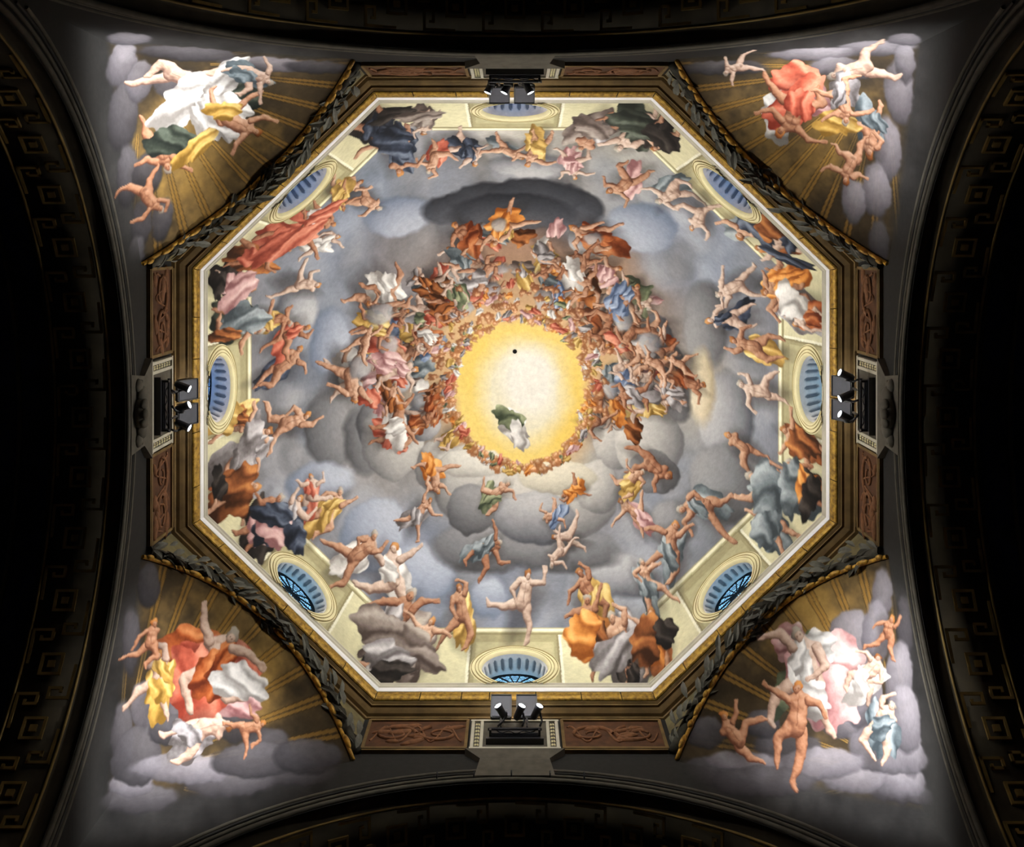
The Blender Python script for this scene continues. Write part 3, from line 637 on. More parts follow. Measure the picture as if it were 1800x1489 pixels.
# ------------------------------------------------------------------ structure: dome
NT, NV = 2000, 380
th = np.arange(NT) * 2 * math.pi / NT
vv = np.linspace(0.0045, 1.0, NV)
rmax = rho_oct(th) * A0 * 20 / 20.14
RHO = rmax[:, None] * vv[None, :]
THM = np.repeat(th[:, None], NV, 1)
ZD = solve_z(RHO, THM)
PD, QD = RHO * np.cos(THM), RHO * np.sin(THM)
VD = np.stack([PD * ZD / 20, QD * ZD / 20, ZD], -1).reshape(-1, 3)
QU = grid_quads(NT, NV, True)
CEN = VD[QU].mean(1)
ZC0 = 20.72
FAC = []
keep = np.ones(len(QU), bool)
for i in range(8):
    a0, b0 = OV[i], OV[(i + 1) % 8]; m = (a0 + b0) / 2; t = (b0 - a0).normalized()
    n = Vector((-t.y, t.x, 0));
    if n.dot(m) > 0: n = -n
    c = m * A0 * kz(ZC0); c.z = ZC0
    lo = m * A0 * kz(ZC0 - .4); lo.z = ZC0 - .4; hi = m * A0 * kz(ZC0 + .4); hi.z = ZC0 + .4
    e2 = (hi - lo).normalized(); e3 = t.cross(e2)
    if e3.dot(n) < 0: e3 = -e3
    FAC.append((c, t, e2, e3, n))
    d = CEN - np.array(c); u = d @ np.array(t); v_ = d @ np.array(e2); h_ = d @ np.array(e3)
    keep &= ~((u * u + v_ * v_ < 0.70 ** 2) & (np.abs(h_) < 0.5))
me = big_mesh('ceiling', VD, QU[keep], sample(PD, QD).reshape(-1, 3))
dome = link('ceiling', me, M_FRESCO)
tag(dome, 'octagonal dome painted with grey clouds, tumbling figures and a golden glow', 'ceiling', kind='structure')

# ------------------------------------------------------------------ windows
PLACE = ['east', 'south-east', 'south', 'south-west', 'west', 'north-west', 'north', 'north-east']
WLAB = ['oval window in the dome wall above the lamps on the picture\'s right side, only fluted reveal showing', 'oval window with cyan leaded glass in the lower right slanting side',
        'oval window at the bottom side of the octagon with a sliver of blue glass', 'oval window with cyan leaded glass in the lower left slanting side',
        'oval window on the left side with a curved strip of blue leaded glass', 'oval window in the upper left slanting side with a thin strip of blue glass',
        'oval window at the top side half hidden by two floodlights', 'oval window in the upper right slanting side with a small deep blue strip of glass']
RINGP = [(.60, -.04), (.615, .015), (.65, .035), (.665, .018), (.70, .032), (.722, .012), (.765, .026), (.80, .006), (.815, .012), (.83, -.03)]
NF = 24
def lathe(c, e1, e2, e3, prof, n=64):
    v = []
    for k in range(n):
        p = 2 * math.pi * k / n
        for r, h in prof: v.append(c + e1 * r * math.cos(p) + e2 * r * math.sin(p) + e3 * h)
    m = len(prof)
    return v, [(k * m + j, ((k + 1) % n) * m + j, ((k + 1) % n) * m + j + 1, k * m + j + 1) for k in range(n) for j in range(m - 1)]
def pane_mesh(name, p0, p1, r0, r1):
    v, n = [], 5
    for k in range(n):
        p = p0 + (p1 - p0) * k / (n - 1); v += [(r0 * math.cos(p), r0 * math.sin(p), 0), (r1 * math.cos(p), r1 * math.sin(p), 0)]
    return mesh(name, v, [(2 * k, 2 * k + 2, 2 * k + 3, 2 * k + 1) for k in range(n - 1)])
NB = 14
PANES = {}
for col, pm in (('cyan', M_PANE), ('blue', M_PANEB)):
    PANES[col] = [pane_mesh('pane', 0, 2 * math.pi / NB, r0, r1) for r0, r1 in ((.02, .19), (.19, .36), (.36, .52))]
    for q in PANES[col]: q.materials.append(pm)
b_ = MB(); b_.box((.27, 0, .012), (.25, 0, 0), (0, .009, 0), (0, 0, .012)); BAR = b_.me('glazing_bar'); BAR.materials.append(M_IRON)
b_ = MB()
for k in range(NB):
    for rr0, rad in ((.36, .05), (.36, .085), (.52, .06), (.52, .105), (.19, .03)):
        pm_ = (k + .5) * 2 * math.pi / NB; cc = Vector((math.cos(pm_), math.sin(pm_), 0)) * (rr0 - .01); tt = Vector((-math.sin(pm_), math.cos(pm_), 0)); ra = Vector((math.cos(pm_), math.sin(pm_), 0))
        b_.tube([cc + tt * rad * math.cos(f) - ra * rad * math.sin(f) + Vector((0, 0, .008)) for f in [math.pi * q / 6 for q in range(7)]], .0045, 4)
    for rr0 in (.19, .36):
        b_.tube([(rr0 * math.cos(f), rr0 * math.sin(f), .008) for f in [2 * math.pi * (k + q / 3) / NB for q in range(4)]], .006, 4)
LEAD = b_.me('leading'); LEAD.materials.append(M_IRON)
b_ = MB(); b_.add(*lathe(Vector((0, 0, 0)), Vector((1, 0, 0)), Vector((0, 1, 0)), Vector((0, 0, 1)), [(.48, .0), (.485, .05), (.53, .06), (.56, .03), (.57, -.02)], 48)); IFR = b_.me('iron_frame', True); IFR.materials.append(M_IRON)
for i, (c, t, e2, e3, n) in enumerate(FAC):
    wroot = empty('window_%d' % (i + 1), c)
    tag(wroot, WLAB[i], 'window', kind='structure')
    inv = -c
    v, f = lathe(Vector((0, 0, 0)), t, e2, e3, RINGP)
    f = [q for q in f if max(v[k_].z for k_ in q) > 20.15 - c.z]
    link('window_moulding', mesh('window_moulding', v, f, True), M_CREAM, wroot)
    for gr in (.665, .722, .79):
        v, f = lathe(Vector((0, 0, 0)), t, e2, e3, [(gr - .006, .0), (gr - .006, .031), (gr + .006, .031), (gr + .006, .0)])
        f = [q for q in f if max(v[k_].z for k_ in q) > 20.15 - c.z]
        link('moulding_groove', mesh('moulding_groove', v, f, True), M_GROOVE, wroot)
    # splayed, fluted reveal
    nu, nv = NF * 12, 22; pu = np.arange(nu) * 2 * math.pi / nu; dv = np.linspace(0, 1, nv)
    PU, DV = np.meshgrid(pu, dv, indexing='ij'); fl = ((PU * NF / (2 * math.pi)) % 1 - .5)
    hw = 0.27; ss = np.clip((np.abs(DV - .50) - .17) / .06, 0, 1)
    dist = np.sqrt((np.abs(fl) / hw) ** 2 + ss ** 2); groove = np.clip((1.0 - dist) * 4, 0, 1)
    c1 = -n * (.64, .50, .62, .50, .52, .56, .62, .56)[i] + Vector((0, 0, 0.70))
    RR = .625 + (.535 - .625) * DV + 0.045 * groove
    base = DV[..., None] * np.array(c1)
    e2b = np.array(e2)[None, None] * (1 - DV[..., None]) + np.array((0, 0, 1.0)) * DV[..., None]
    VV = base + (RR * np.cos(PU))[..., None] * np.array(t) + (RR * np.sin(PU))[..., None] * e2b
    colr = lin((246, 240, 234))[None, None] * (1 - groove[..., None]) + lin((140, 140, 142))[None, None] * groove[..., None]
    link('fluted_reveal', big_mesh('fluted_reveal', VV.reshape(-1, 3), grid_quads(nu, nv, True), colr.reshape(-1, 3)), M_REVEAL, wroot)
    R3 = Matrix((t, Vector((0, 0, 1)), n)).transposed().to_4x4()
    if Vector(t).cross(Vector((0, 0, 1))).dot(n) < 0: R3 = Matrix((-t, Vector((0, 0, 1)), n)).transposed().to_4x4()
    G = Matrix.Translation(c1 + n * .02) @ R3
    def sub(name, me_, M_):
        o = link(name, me_, None, wroot); o.matrix_local = M_; return o
    sub('iron_frame', IFR, G); sub('leading', LEAD, G)
    pn = PANES['blue' if i in (4, 5, 6, 7) else 'cyan']
    for k in range(NB):
        Rz = Matrix.Rotation(2 * math.pi * k / NB, 4, 'Z')
        sub('glazing_bar', BAR, G @ Rz)
        for q in pn: sub('pane', q, G @ Rz)

# ------------------------------------------------------------------ cornice
def edge_pt(i, a, s, z):
    p = octv(a)[i].lerp(octv(a)[(i + 1) % 8], s); p.z = z; return p
def sweep(name, i, prof, s0, s1, m, parent, smooth=False):
    v = []; k = len(prof)
    for s in (s0, s1): v += [edge_pt(i, a, s, z) for a, z in prof]
    f = [(j, j + 1, k + j + 1, k + j) for j in range(k - 1)] + [tuple(range(k)), tuple(range(2 * k - 1, k - 1, -1))]
    return link(name, mesh(name, v, f, smooth), m, parent)
t1 = empty('trim_1', (0, 0, 0)); tag(t1, 'white stone ledge framing the octagonal dome opening', 'cornice', kind='structure')
t2 = empty('trim_2', (0, 0, 0)); tag(t2, 'gilded block moulding just under the white octagonal ledge', 'cornice', kind='structure')
t3 = empty('trim_3', (0, 0, 0)); tag(t3, 'dark brown coved moulding below the gilded octagon', 'cornice', kind='structure')
WHT = [(5.54, 19.97), (5.515, 19.95), (5.497, 19.985), (5.485, 20.05), (5.54, 20.10)]
BEI = [(5.56, 20.06), (5.487, 20.055), (5.465, 20.075), (5.458, 20.11), (5.435, 20.13), (5.44, 20.17), (5.56, 20.18)]
GLD = [(5.66, 19.82), (5.59, 19.74), (5.565, 19.75), (5.535, 19.80), (5.518, 19.87), (5.515, 19.93), (5.56, 19.96), (5.66, 19.96)]
COV = [(5.95, 19.60), (5.86, 19.61), (5.85, 19.645), (5.79, 19.65), (5.74, 19.675), (5.70, 19.70), (5.66, 19.695), (5.655, 19.72), (5.61, 19.735), (5.60, 19.77), (5.66, 19.84), (5.95, 19.9)]
for i in range(8):
    sweep('ledge_edge', i, WHT, 0, 1, M_WHITE, t1); sweep('ledge_face', i, BEI, 0, 1, M_BEIGE, t1); sweep('cove', i, COV, 0, 1, M_COVE, t3)
    nb = 7 if i % 2 == 0 else 6
    nb = {0: 6, 4: 6, 2: 7, 6: 7}.get(i, 6)
    cuts = [0] + sorted(k / nb + random.uniform(-.03, .03) for k in range(1, nb)) + [1]
    for k in range(nb): sweep('gilded_block', i, GLD, cuts[k] + .0016, cuts[k + 1] - .0016, M_GOLD, t2)

# ------------------------------------------------------------------ walls above the arches
ARC_R, ARC_C = 5.4, 11.9
def arch_z(u): return ARC_C + math.sqrt(max(ARC_R ** 2 - u * u, 0)) if abs(u) < ARC_R else ARC_C
WNAME = {'north': 'top', 'south': 'bottom', 'west': 'left', 'east': 'right'}
HALF = {'north': WX, 'south': WX, 'west': WY, 'east': WY}
CORNU = {'north': FX * WX, 'south': FX * WX, 'west': FY * WX * BR, 'east': FY * WX * BR}
Z_FOOT, Z_COR = 18.0, 16.6
for side, (o, a, n) in SIDES.items():
    hw, cu = HALF[side], CORNU[side]
    root = empty('wall_' + WNAME[side], place(side, 0, 0, 18.0)); base = Vector(root.location)
    tag(root, 'grey frieze wall above the %s arch with two brown relief panels' % WNAME[side], 'wall', kind='structure')
    L = lambda u, d, z: place(side, u, d, z) - base
    NU_, NW_ = 501, 100
    uu_ = np.unique(np.concatenate([np.linspace(-hw, hw, NU_), [-cu, cu]])); uu_ = np.sort(np.concatenate([uu_, [-cu - 1e-4, cu + 1e-4]]))
    zl = np.array([arch_z(q) for q in uu_])
    zt = np.where(np.abs(uu_) <= cu + 5e-5, 19.66, Z_FOOT + (Z_COR - Z_FOOT) * (np.abs(uu_) - cu) / (hw - cu))
    fz = np.linspace(0, 1, NW_)[None]
    ZZ = zl[:, None] * (1 - fz) + zt[:, None] * fz
    UU = np.repeat(uu_[:, None], NW_, 1)
    VV = np.array(o)[None, None] + UU[..., None] * np.array(a)[None, None]; VV[..., 2] = ZZ
    pw, qw = VV[..., 0] * 20 / ZZ, VV[..., 1] * 20 / ZZ
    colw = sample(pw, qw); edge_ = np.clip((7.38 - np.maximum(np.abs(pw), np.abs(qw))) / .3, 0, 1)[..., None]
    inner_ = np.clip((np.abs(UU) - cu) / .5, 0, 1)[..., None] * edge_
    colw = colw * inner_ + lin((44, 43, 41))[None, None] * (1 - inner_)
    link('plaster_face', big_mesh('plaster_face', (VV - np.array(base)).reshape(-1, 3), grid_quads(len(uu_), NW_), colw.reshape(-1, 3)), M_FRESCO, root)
    # arch mouldings that follow the curve
    for rad, rr, m in ((5.46, .045, M_STONE), (5.60, .030, M_STONE), (5.70, .022, M_GREY), (5.78, .03, M_STONE)):
        mb = MB(); lim = math.asin(min(1, (hw - .05) / rad)) * .985
        mb.tube([L(rad * math.sin(f_), .015, ARC_C + rad * math.cos(f_)) for f_ in [lim * (k / 40 * 2 - 1) for k in range(81) if True][0:81]], rr, 6)
        mb.obj('archivolt_moulding', m, root, True)
    # painted relief panels, one to each side of the lamps
    for sg in (-1, 1):
        u0, u1 = .80, cu - .12; uc, uh = sg * (u0 + u1) / 2, (u1 - u0) / 2
        mb = MB(); mb.box(L(uc, .015, 18.93), a * uh, n * .02, Vector((0, 0, .52)))
        pnl = mb.obj('relief_panel', M_BROWN, root)
        mb = MB()
        for zz, tk in ((18.38, .03), (19.47, .03), (18.30, .018), (19.55, .018)): mb.box(L(uc, .03, zz), a * uh, n * .035, Vector((0, 0, tk)))
        for ue in (-1, 1): mb.box(L(uc + ue * uh, .03, 18.93), a * .025, n * .03, Vector((0, 0, .56)))
        mb.obj('panel_frame', M_COVE, root)
        mb = MB(); rr = random.Random(sg + len(side))
        for k in range(2):      # a scroll, a ring and reclining forms in low relief
            uu = uc + uh * (-.45 + .9 * k); zz = 18.93
            pts = []
            for q in range(26):
                f_ = q / 25 * 4.2 * math.pi / 1.4; r_ = .30 * (1 - q / 30); pts.append(L(uu + 1.25 * r_ * math.cos(f_ + k * 2), .045, zz + r_ * math.sin(f_ + k * 2)))
            mb.tube(pts, [.04 * (1 - q / 40) for q in range(26)], 5)
        for k in range(9):
            uu = uc + uh * rr.uniform(-.85, .85); zz = 18.93 + rr.uniform(-.36, .36); an = rr.uniform(-.6, .6)
            ax = a * math.cos(an) + Vector((0, 0, 1)) * math.sin(an); ay = -a * math.sin(an) + Vector((0, 0, 1)) * math.cos(an); l_ = rr.uniform(.10, .26)
            mb.blob(L(uu, .035, zz), ax * l_, n * .045, ay * rr.uniform(.045, .085), 8, 6)
        pts = [L(uc + uh * .9 * (q / 20 - 1), .04, 18.93 + .3 * math.sin(q * .5)) for q in range(41) if q <= 40]
        mb.tube([L(uc + uh * .9 * (q / 20 - 1), .04, 18.93 + .30 * math.sin(q * .45 + sg)) for q in range(41)], .018, 5)
        sc = mb.obj('scroll_relief', M_RELIEF, pnl, True)
    # beaded strip above the panels
    mb = MB()
    for k in range(34): 
        uu = -cu + .2 + (2 * cu - .4) * k / 33
        if abs(uu) > .8: mb.blob(L(uu, .03, 19.51), a * .03, n * .03, Vector((0, 0, .03)), 6, 5)
    tag(mb.obj('bead_strip', M_RELIEF, root, True), kind='stuff')
    # pilaster panel and console that carry the lamps
    mb = MB(); mb.box(L(0, .03, 18.8), a * .74, n * .05, Vector((0, 0, .56))); mb.obj('pilaster_panel', M_STONE, root)
    mb = MB()
    for ue in (-.70, -.55, .55, .70): mb.box(L(ue, .085, 18.8), a * .025, n * .02, Vector((0, 0, .55)))
    for zz in (18.27, 19.33): mb.box(L(0, .085, zz), a * .74, n * .022, Vector((0, 0, .03)))
    mb.obj('pilaster_frame', M_BEIGE, root)
    mb = MB()
    for ue in (-.625, .625):
        for k in range(7):
            for w_ in (-1, 1):
                mb.blob(L(ue + w_ * .02, .085, 18.42 + .13 * k), a * .022 + Vector((0, 0, -.012 * w_)), n * .015, Vector((0, 0, .035)), 6, 5)
    tag(mb.obj('pilaster_ornament', M_CREAM, root, True), kind='stuff')
    mb = MB()
    v0 = [L(u, d, z) for z, hw_, dp in ((18.22, .80, .12), (17.95, .55, .08), (17.45, .62, .04)) for u, d in ((-hw_, 0), (hw_, 0), (hw_, dp), (-hw_, dp))]
    mb.add(v0, [(0, 1, 5, 4), (1, 2, 6, 5), (2, 3, 7, 6), (3, 0, 4, 7), (4, 5, 9, 8), (5, 6, 10, 9), (6, 7, 11, 10), (7, 4, 8, 11), (0, 3, 2, 1), (8, 9, 10, 11)])
    mb.obj('console', M_STONE, root)
    if side in ('west', 'east'):
        mb = MB(); rr = random.Random(3)
        mb.blob(L(0, .10, 17.72), a * .26, n * .12, Vector((0, 0, .20)), 14, 9)
        for s_ in (-1, 1):
            mb.blob(L(.26 * s_, .09, 17.78), a * .16, n * .09, Vector((0, 0, .16)), 12, 8); mb.blob(L(.42 * s_, .06, 17.70), a * .12, n * .07, Vector((0, 0, .10)), 10, 7)
            mb.blob(L(.14 * s_, .17, 17.66), a * .09, n * .06, Vector((0, 0, .12)), 10, 7); mb.tube([L(.1 * s_ + .4 * s_ * q / 8, .08, 17.95 - .03 * q + .06 * math.sin(q)) for q in range(9)], .035, 6)
        mb.blob(L(0, .20, 17.60), a * .08, n * .06, Vector((0, 0, .10)), 10, 7)
        mb.obj('carved_keystone', M_STONE, root, True)

# ------------------------------------------------------------------ corner shells (squinches), garlands, gilded beads
CNAME = {(-1, -1): ('north_west', 'upper left'), (1, -1): ('north_east', 'upper right'), (-1, 1): ('south_west', 'lower left'), (1, 1): ('south_east', 'lower right')}
CDESC = {(-1, -1): 'white and ochre draped group', (1, -1): 'coral and white draped group', (-1, 1): 'orange and rose draped group', (1, 1): 'pink and white draped group'}
LV = [(0, 0, 0), (.03, -.022, .012), (.03, .022, .012), (.10, -.042, .03), (.10, 0, .012), (.10, .042, .03), (.18, -.03, .022), (.18, 0, .004), (.18, .03, .022), (.25, 0, -.012)]
LFc = [(0, 1, 4), (0, 4, 2), (1, 3, 4), (2, 4, 5), (3, 6, 7, 4), (4, 7, 8, 5), (6, 9, 7), (7, 9, 8)]
LMES = []
for m in (M_LEAF, M_LEAF2):
    q = mesh('leaf', LV, LFc); q.materials.append(m); LMES.append(q)
BEADS = []
for l_ in (.085, .15):
    b_ = MB(); b_.blob((0, 0, 0), (l_, 0, 0), (0, .04, 0), (0, 0, .045), 8, 7); q = b_.me('gilded_bead', True); q.materials.append(M_GOLDB); BEADS.append(q)
NS, NTT = 260, 260
tn = 7
for (sx, sy) in CR:
    F1 = np.array((sx * WX, sy * FY * WX * BR, Z_FOOT)); F2 = np.array((sx * FX * WX, sy * WX * BR, Z_FOOT))
    F2[1] = sy * WY
    Cc = np.array((sx * WX, sy * WY, Z_COR)); mid = (F1 + F2) / 2
    M0 = np.array((mid[0], mid[1], 21.2)); outw = np.array((sx, sy, 0)) / math.sqrt(2)
    s = np.linspace(0, 1, NS)[:, None, None]; t = np.linspace(0, 1, NTT)[None, :, None]
    P1 = F1 + (Cc - F1) * t; P2 = F2 + (Cc - F2) * t
    tz = t ** 0.9
    Mt = M0 + (Cc - M0) * tz + outw * 0.55 * np.sin(math.pi * t) + np.array((0, 0, .25)) * np.sin(math.pi * t)
    # keep the control inside the corner
    Mt[..., 0] = sx * np.minimum(np.abs(Mt[..., 0]), WX); Mt[..., 1] = sy * np.minimum(np.abs(Mt[..., 1]), WY)
    SS = (1 - s) ** 2 * P1 + 2 * s * (1 - s) * Mt + s ** 2 * P2
    V = SS.reshape(-1, 3); p, q = V[:, 0] * 20 / V[:, 2], V[:, 1] * 20 / V[:, 2]
    nm, pos = CNAME[(sx, sy)]
    root = empty('wall_' + nm, tuple(mid)); b0 = mid
    tag(root, 'curved %s corner painted with golden rays, clouds and a %s' % (pos, CDESC[(sx, sy)]), 'wall', kind='structure')
    link('painted_shell', big_mesh('painted_shell', V - b0, grid_quads(NS, NTT), sample(p, q)), M_FRESCO, root)
    # spandrel between the shell's arch and the octagon
    arch = lambda f: (1 - f) ** 2 * F1 + 2 * f * (1 - f) * M0 + f ** 2 * F2
    v, fa = [], []
    for k in range(41):
        A = arch(k / 40); v += [A - b0, np.array((A[0], A[1], 19.70)) - b0]
    fa = [(2 * k, 2 * k + 2, 2 * k + 3, 2 * k + 1) for k in range(40)]
    link('spandrel', mesh('spandrel', v, fa), M_OLIVE, root)
    # garland along the arch
    tg = empty('trim_%d' % tn, tuple(mid)); tn += 1
    tag(tg, 'dark leaf garland with gilded beads along the %s corner arch' % pos, 'garland', kind='structure')
    inn = -outw; tan = F2 - F1; tan = Vector(tan / np.linalg.norm(tan)); inv_ = Vector(inn)
    dg = (octv(1.0)[1] - octv(1.0)[0])
    nrm = Vector((tan.y, -tan.x, 0)); nrm = nrm if nrm.dot(inv_) > 0 else -nrm
    mb = MB(); mb.tube([Vector(arch(k / 40) - b0) + nrm * .04 + Vector((0, 0, .02)) for k in range(41)], .035, 6); mb.obj('arch_rim', M_GOLDB, tg, True)
    mb = MB(); mb.tube([Vector(arch(k / 40) - b0) + nrm * .05 + Vector((0, 0, .16 + .10 * abs(k / 20 - 1))) for k in range(41)], [.05 + .05 * abs(k / 20 - 1) for k in range(41)], 7); mb.obj('garland_stem', M_LEAF2, tg, True)
    rl = random.Random(tn)
    for k in range(130):
        f = (k + .5) / 130; A = arch(f); B = arch(min(f + .01, 1)); tt = Vector(B - A).normalized()
        if f > .5: tt = -tt
        sgn = -1 if k % 2 else 1; up = nrm.cross(tt).normalized(); up = up if up.z > 0 else -up
        e = abs(f * 2 - 1); ho = .05 + (.22 - .06 * e) * rl.random(); hgt = .06 + e * .42 * rl.random()
        aa = sgn * rl.uniform(.15, .7); side_ = (nrm * (1 - .6 * e) + up * .6 * e).normalized()
        dx = (tt * math.cos(aa) + side_ * math.sin(aa)).normalized(); dz = (nrm * .5 - Vector((0, 0, 1)) * (1 - e) + up * rl.uniform(-.3, .3)).normalized(); dy = dz.cross(dx).normalized(); dz = dx.cross(dy)
        sc_ = rl.uniform(.9, 1.5)
        o = link('leaf', LMES[k % 2 if rl.random() < .8 else 0], None, tg)
        o.matrix_local = Matrix.Translation(Vector(A - b0) + nrm * ho + Vector((0, 0, hgt - .10 * (1 - e)))) @ Matrix((dx * sc_, dy * sc_, dz * sc_)).transposed().to_4x4()
    fcur = .02; kk = 0
    while fcur < .98:
        A = arch(fcur); B = arch(min(fcur + .01, 1)); tt = Vector(B - A).normalized(); up = nrm.cross(tt).normalized()
        o = link('gilded_bead', BEADS[kk % 2], None, tg)
        o.matrix_local = Matrix.Translation(Vector(A - b0) + nrm * .07) @ Matrix((tt, up, nrm)).transposed().to_4x4()
        fcur += (.052, .046)[kk % 2]; kk += 1

# ------------------------------------------------------------------ great arches with meander bands, dark vaults beyond
b_ = MB(); hk = .022
def bar_(x0, y0, x1, y1): b_.box(((x0 + x1) / 2, (y0 + y1) / 2, 0), ((x1 - x0) / 2, 0, 0), (0, (y1 - y0) / 2, 0), (0, 0, hk))
# key unit: x along the arc (0.90 long), y across the soffit (0.74 wide)
W_ = .035
for x0, y0, x1, y1 in [(-.45, .33, .05, .37), (.01, .05, .05, .37), (-.13, .05, .05, .09), (-.13, .05, -.09, .25), (-.13, .21, -.05, .25),
                       (-.05, -.37, .45, -.33), (-.05, -.37, -.01, -.05), (-.05, -.09, .13, -.05), (.09, -.25, .13, -.05), (.05, -.25, .13, -.21)]:
    bar_(x0, y0, x1, y1)
KEY = b_.me('meander_key'); KEY.materials.append(M_KEY)
b_ = MB()
for x0, y0, x1, y1 in [(-.16, .12, .16, .16), (-.16, -.16, .16, -.12), (-.16, -.12, -.12, .12), (.12, -.12, .16, .12), (-.05, -.05, .05, .05)]: bar_(x0, y0, x1, y1)
BOSS = b_.me('square_boss'); BOSS.materials.append(M_KEY)
for side, (o, a, n) in SIDES.items():
    hw = HALF[side]; root = empty('arch_' + WNAME[side], place(side, 0, 0, ARC_C)); base = Vector(root.location)
    tag(root, 'great dark arch along the %s edge with a Greek key band on its underside' % WNAME[side], 'arch', kind='structure')
    L = lambda u, d, z: place(side, u, d, z) - base
    fs = [math.radians(-80 + 160 * k / 72) for k in range(73)]
    def band(name, prof, m, parent=root):
        v, k = [], len(prof)
        for f_ in fs: v += [L(r_ * math.sin(f_), d_, ARC_C + r_ * math.cos(f_)) for d_, r_ in prof]
        return link(name, mesh(name, v, [(i * k + j, (i + 1) * k + j, (i + 1) * k + j + 1, i * k + j + 1) for i in range(len(fs) - 1) for j in range(k - 1)], True), m, parent)
    band('soffit', [(0.0, 5.4), (-.02, 5.46), (-.20, 5.46), (-.20, 5.40), (-1.10, 5.40), (-1.10, 5.47), (-1.18, 5.47)], M_ARCH)
    for d_ in (-.235, -1.06):
        mb = MB(); mb.tube([L(5.385 * math.sin(f_), d_, ARC_C + 5.385 * math.cos(f_)) for f_ in fs], .022, 5); mb.obj('band_fillet', M_KEY, root, True)
    nk = 17
    for k in range(nk):
        f_ = (k - nk / 2 + .5) * (.90 / 5.4); 
        if abs(f_) > 1.3: continue
        for dl, me_ in ((0, BOSS), (.083, KEY)):
            g = f_ + dl; e1 = a * math.cos(g) - Vector((0, 0, 1)) * math.sin(g); e3 = -(a * math.sin(g) + Vector((0, 0, 1)) * math.cos(g)); e2 = e3.cross(e1)
            ob = link(me_.name.split('.')[0], me_, None, root)
            ob.matrix_local = Matrix.Translation(L(5.385 * math.sin(g), -.65, ARC_C + 5.385 * math.cos(g))) @ Matrix((e1 * .98, e2, e3)).transposed().to_4x4()
    # barrel vault beyond the arch
    vr = empty('vault_' + WNAME[side], place(side, 0, -1.18, ARC_C)); vb = Vector(vr.location)
    tag(vr, 'dark painted barrel vault beyond the %s arch' % WNAME[side], 'vault', kind='structure')
    V2 = lambda u, d, z: place(side, u, d, z) - vb
    v = []; ds = (-1.18, -9.0); fv = [math.radians(-90 + 180 * k / 48) for k in range(49)]
    for f_ in fv: v += [V2(5.75 * math.sin(f_), d_, ARC_C + 5.75 * math.cos(f_)) for d_ in ds] 
    link('vault_shell', mesh('vault_shell', v, [(2 * k, 2 * k + 2, 2 * k + 3, 2 * k + 1) for k in range(48)], True), M_VAULT, vr)
    v = []
    for f_ in fv: v += [V2(5.75 * math.sin(f_), -1.18, ARC_C + 5.75 * math.cos(f_)), V2(5.47 * math.sin(f_), -1.18, ARC_C + 5.47 * math.cos(f_))]
    link('vault_step', mesh('vault_step', v, [(2 * k, 2 * k + 2, 2 * k + 3, 2 * k + 1) for k in range(48)], True), M_ARCH, vr)
    for d_ in (-1.75, -2.9):
        mb = MB(); mb.tube([V2(5.73 * math.sin(f_), d_, ARC_C + 5.73 * math.cos(f_)) for f_ in fv], .04, 5); mb.obj('vault_rib', M_RIB, vr, True)
    mb = MB(); rr = random.Random(len(side) * 3)
    for k in range(26):       # painted scroll ornament between the ribs
        f_ = (k - 12.5) * .10; 
        mb.tube([V2(5.72 * math.sin(f_ + .05 * math.cos(q * .8) * (1 - q / 14)), -2.3 + .28 * math.sin(q * .8) * (1 - q / 14), ARC_C + 5.72 * math.cos(f_ + .05 * math.cos(q * .8) * (1 - q / 14))) for q in range(12)], .03, 4)
    tag(mb.obj('vault_ornament', M_RIB, vr, True), kind='stuff')

fl = mesh('floor', [(-14, -14, 0), (14, -14, 0), (14, 14, 0), (-14, 14, 0)], [(0, 1, 2, 3)])
flo = link('floor', fl, M_FLOOR); flo.location = (0, 0, -1.6); tag(flo, 'stone floor of the crossing far below the dome', 'floor', kind='structure')

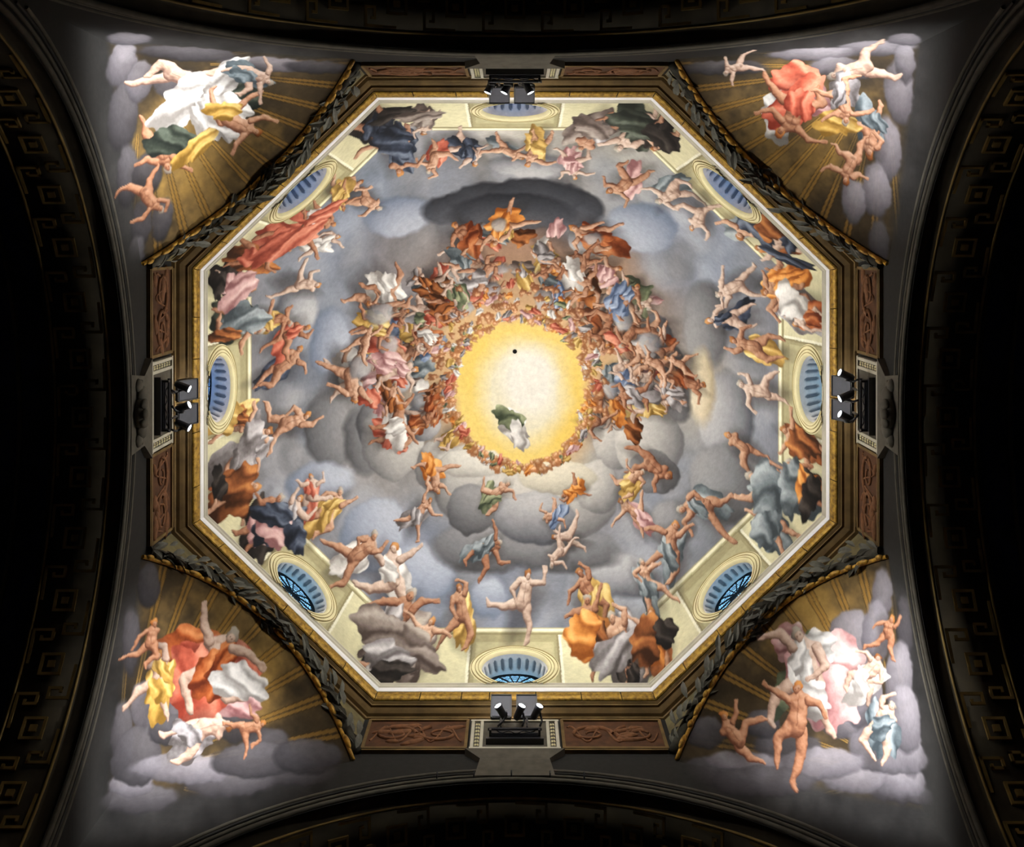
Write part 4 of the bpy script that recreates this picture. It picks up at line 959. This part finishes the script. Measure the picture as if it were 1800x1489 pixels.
# ------------------------------------------------------------------ lamps
POSW = {'north': 'top', 'south': 'bottom', 'west': 'left', 'east': 'right'}
ORD = {'north': ('left', 'middle', 'right'), 'south': ('left', 'middle', 'right'), 'west': ('topmost', 'middle', 'lowest'), 'east': ('topmost', 'middle', 'lowest')}
ORD2 = {'north': ('left', 'right'), 'south': ('left', 'right'), 'west': ('upper', 'lower'), 'east': ('upper', 'lower')}
Zv = Vector((0, 0, 1))
for side, (o, a, n) in SIDES.items():
    root = empty('lamp_bracket', place(side, 0, .08, 18.5)); base = Vector(root.location)
    tag(root, 'black lamp bracket and shelf fixed to the frieze on the %s side' % POSW[side], 'bracket', 'lamp brackets round the octagon')
    L = lambda u, d, z: place(side, u, d, z) - base
    mb = MB(); mb.box(L(0, .12, 18.47), a * .47, n * .06, Zv * .035); mb.obj('shelf_plate', M_BLACK, root)
    mb = MB(); mb.box(L(0, .14, 18.58), a * .40, n * .06, Zv * .07); gb = mb.obj('gear_box', M_BLACK, root)
    mb = MB(); mb.box(L(0, .212, 18.60), a * .38, n * .010, Zv * .06); mb.obj('cover_plate', M_DGREY, gb)
    mb = MB(); mb.cyl(L(-.44, .27, 18.59), L(.44, .27, 18.59), .025, n=10); mb.obj('cross_bar', M_BLACK, root, True)
    for ue in (-.40, .40):
        mb = MB(); mb.box(L(ue, .2, 18.56), a * .018, n * .09, Zv * .06); mb.obj('side_arm', M_BLACK, root)
    mb = MB(); mb.tube([L(-.40 + .8 * q / 16,   .24 + .02 * math.sin(q * 1.3), 18.62 - .09 * math.sin(q / 16 * math.pi)) for q in range(17)], .010, 5); mb.obj('cable', M_BLACK, root, True)
    for j, u in enumerate(FLOODS[side]):
        yo = -.09 if side == 'north' and j else 0
        tip = place(side, u, .52, 19.36); foot = place(side, u, .31, 18.96); ax = (tip - foot).normalized(); up = a.cross(ax).normalized(); up = up if up.dot(n) < 0 else -up
        r2 = empty('floodlight', foot); tag(r2, '%s of the two square black floodlights at the %s bracket' % (ORD2[side][j], POSW[side]), 'floodlight', 'square floodlights for the dome')
        K = lambda p: Vector(p) - foot
        c = (tip + foot) / 2; hl = (tip - foot).length / 2
        mb = MB(); mb.box(K(c + up * .035), a * .165, ax * hl, up * .03); hou = mb.obj('housing', M_BLACK, r2)
        mb = MB(); mb.box(K(c), a * .150, ax * (hl - .02), up * .008); mb.obj('back_plate', M_DGREY, r2)
        mb = MB()
        for ue in (-1, 1): mb.box(K(c + a * ue * .17 + up * .01), a * .007, ax * hl, up * .028)
        mb.box(K(tip + up * .01), a * .175, ax * .007, up * .028); mb.obj('rim', M_BLACK, r2)
        for ue in (-1, 1):
            mb = MB(); mb.box(K(c + a * ue * .168 + up * .10 + ax * .08), a * .005, ax * (hl - .08), up * .075); mb.obj('side_flap', M_BLACK, hou)
        mb = MB(); mb.box(K(tip + up * .085 - ax * .03), a * .14, ax * .004, up * .012); mb.obj('glass', M_GLASSW, r2)
        mb = MB()
        for k in range(5): mb.box(K(c + up * .075 + ax * (k - 2) * .07), a * .14, ax * .006, up * .02)
        mb.obj('cooling_fin', M_BLACK, hou)
        mb = MB(); mb.tube([K(foot + up * .04), K(place(side, u + yo, .285, 18.80)), K(place(side, u + yo, .275, 18.62))], .022, 8); mb.obj('yoke', M_BLACK, r2, True)
    for j, ((u, d, z), tgt, k) in enumerate(SPOTS[side]):
        p = place(side, u, d, z); v = (tgt - p).normalized(); back = p - v * .23
        r2 = empty('spotlight', p); tag(r2, '%s of the three lit cylindrical spotlights on the %s bracket' % (ORD[side][j], POSW[side]), 'spotlight', 'cylindrical spotlights for the corners')
        K = lambda q: Vector(q) - p
        mb = MB(); mb.cyl(K(back), K(p - v * .012), .058, .062, 20); mb.cyl(K(back - v * .03), K(back), .04, .058, 20); bod = mb.obj('body', M_BLACK, r2, False)
        mb = MB()
        q_ = v.to_track_quat('Z', 'Y'); x_, y_ = q_ @ Vector((1, 0, 0)), q_ @ Vector((0, 1, 0))
        vv_, ff_ = lathe(K(p), x_, y_, v, [(.052, -.02), (.058, .0), (.066, .004), (.070, -.012), (.064, -.05)], 24); mb.add(vv_, ff_); mb.obj('lens_ring', M_DGREY, bod, True)
        mb = MB(); mb.cyl(K(p - v * .010), K(p - v * .004), .056, n=24); mb.obj('lens', M_LENS, bod)
        knu = back + v * .08
        cb = place(side, max(-.42, min(.42, u)), .31, 18.60)
        mb = MB(); mb.cyl(K(knu + a * .062), K(knu + a * .085), .05, n=16); mb.obj('pivot_disc', M_BLACK, r2)
        mb = MB(); mb.tube([K(knu + a * .074), K(knu * .4 + cb * .6 + a * .06), K(cb)], .018, 8); mb.obj('yoke', M_BLACK, r2, True)

# ------------------------------------------------------------------ small things
b_ = MB(); v, f = lathe(Vector((0, 0, 0)), Vector((1, 0, 0)), Vector((0, 1, 0)), Vector((0, 0, 1)), [(.012, -.03), (.045, -.03), (.052, -.012), (.055, .03)], 24); b_.add(v, f); b_.cyl((0, 0, -.012), (0, 0, .02), .05, n=24)
hc = b_.obj('hole_cover', M_HOLE); hc.location = (0, 0, 28.28); tag(hc, 'small round black hole cap at the crown of the dome', 'hole cover')
for j, (x, zz) in enumerate(((768, 17.36), (833, 17.40), (899, 17.42), (967, 17.40), (1027, 17.36))):
    X = (x - 905) * zz / 2000; r = empty('iron_hook', (X, WY, zz))
    b_ = MB(); b_.tube([(0, 0, 0), (0, -.05, .0), (0, -.09, .02), (0, -.10, .06), (0, -.07, .09)], .012, 6); hk_ = b_.obj('hook', M_IRON, r, True)
    b_ = MB(); b_.cyl((0, .005, 0), (0, -.012, 0), .025, n=10); b_.obj('wall_plate', M_IRON, r)
    tag(r, ('small black iron hook, %s of the five over the bottom arch' % ('first from the left', 'second from the left', 'middle one', 'second from the right', 'last on the right')[j]), 'hook', 'hooks above the bottom arch')
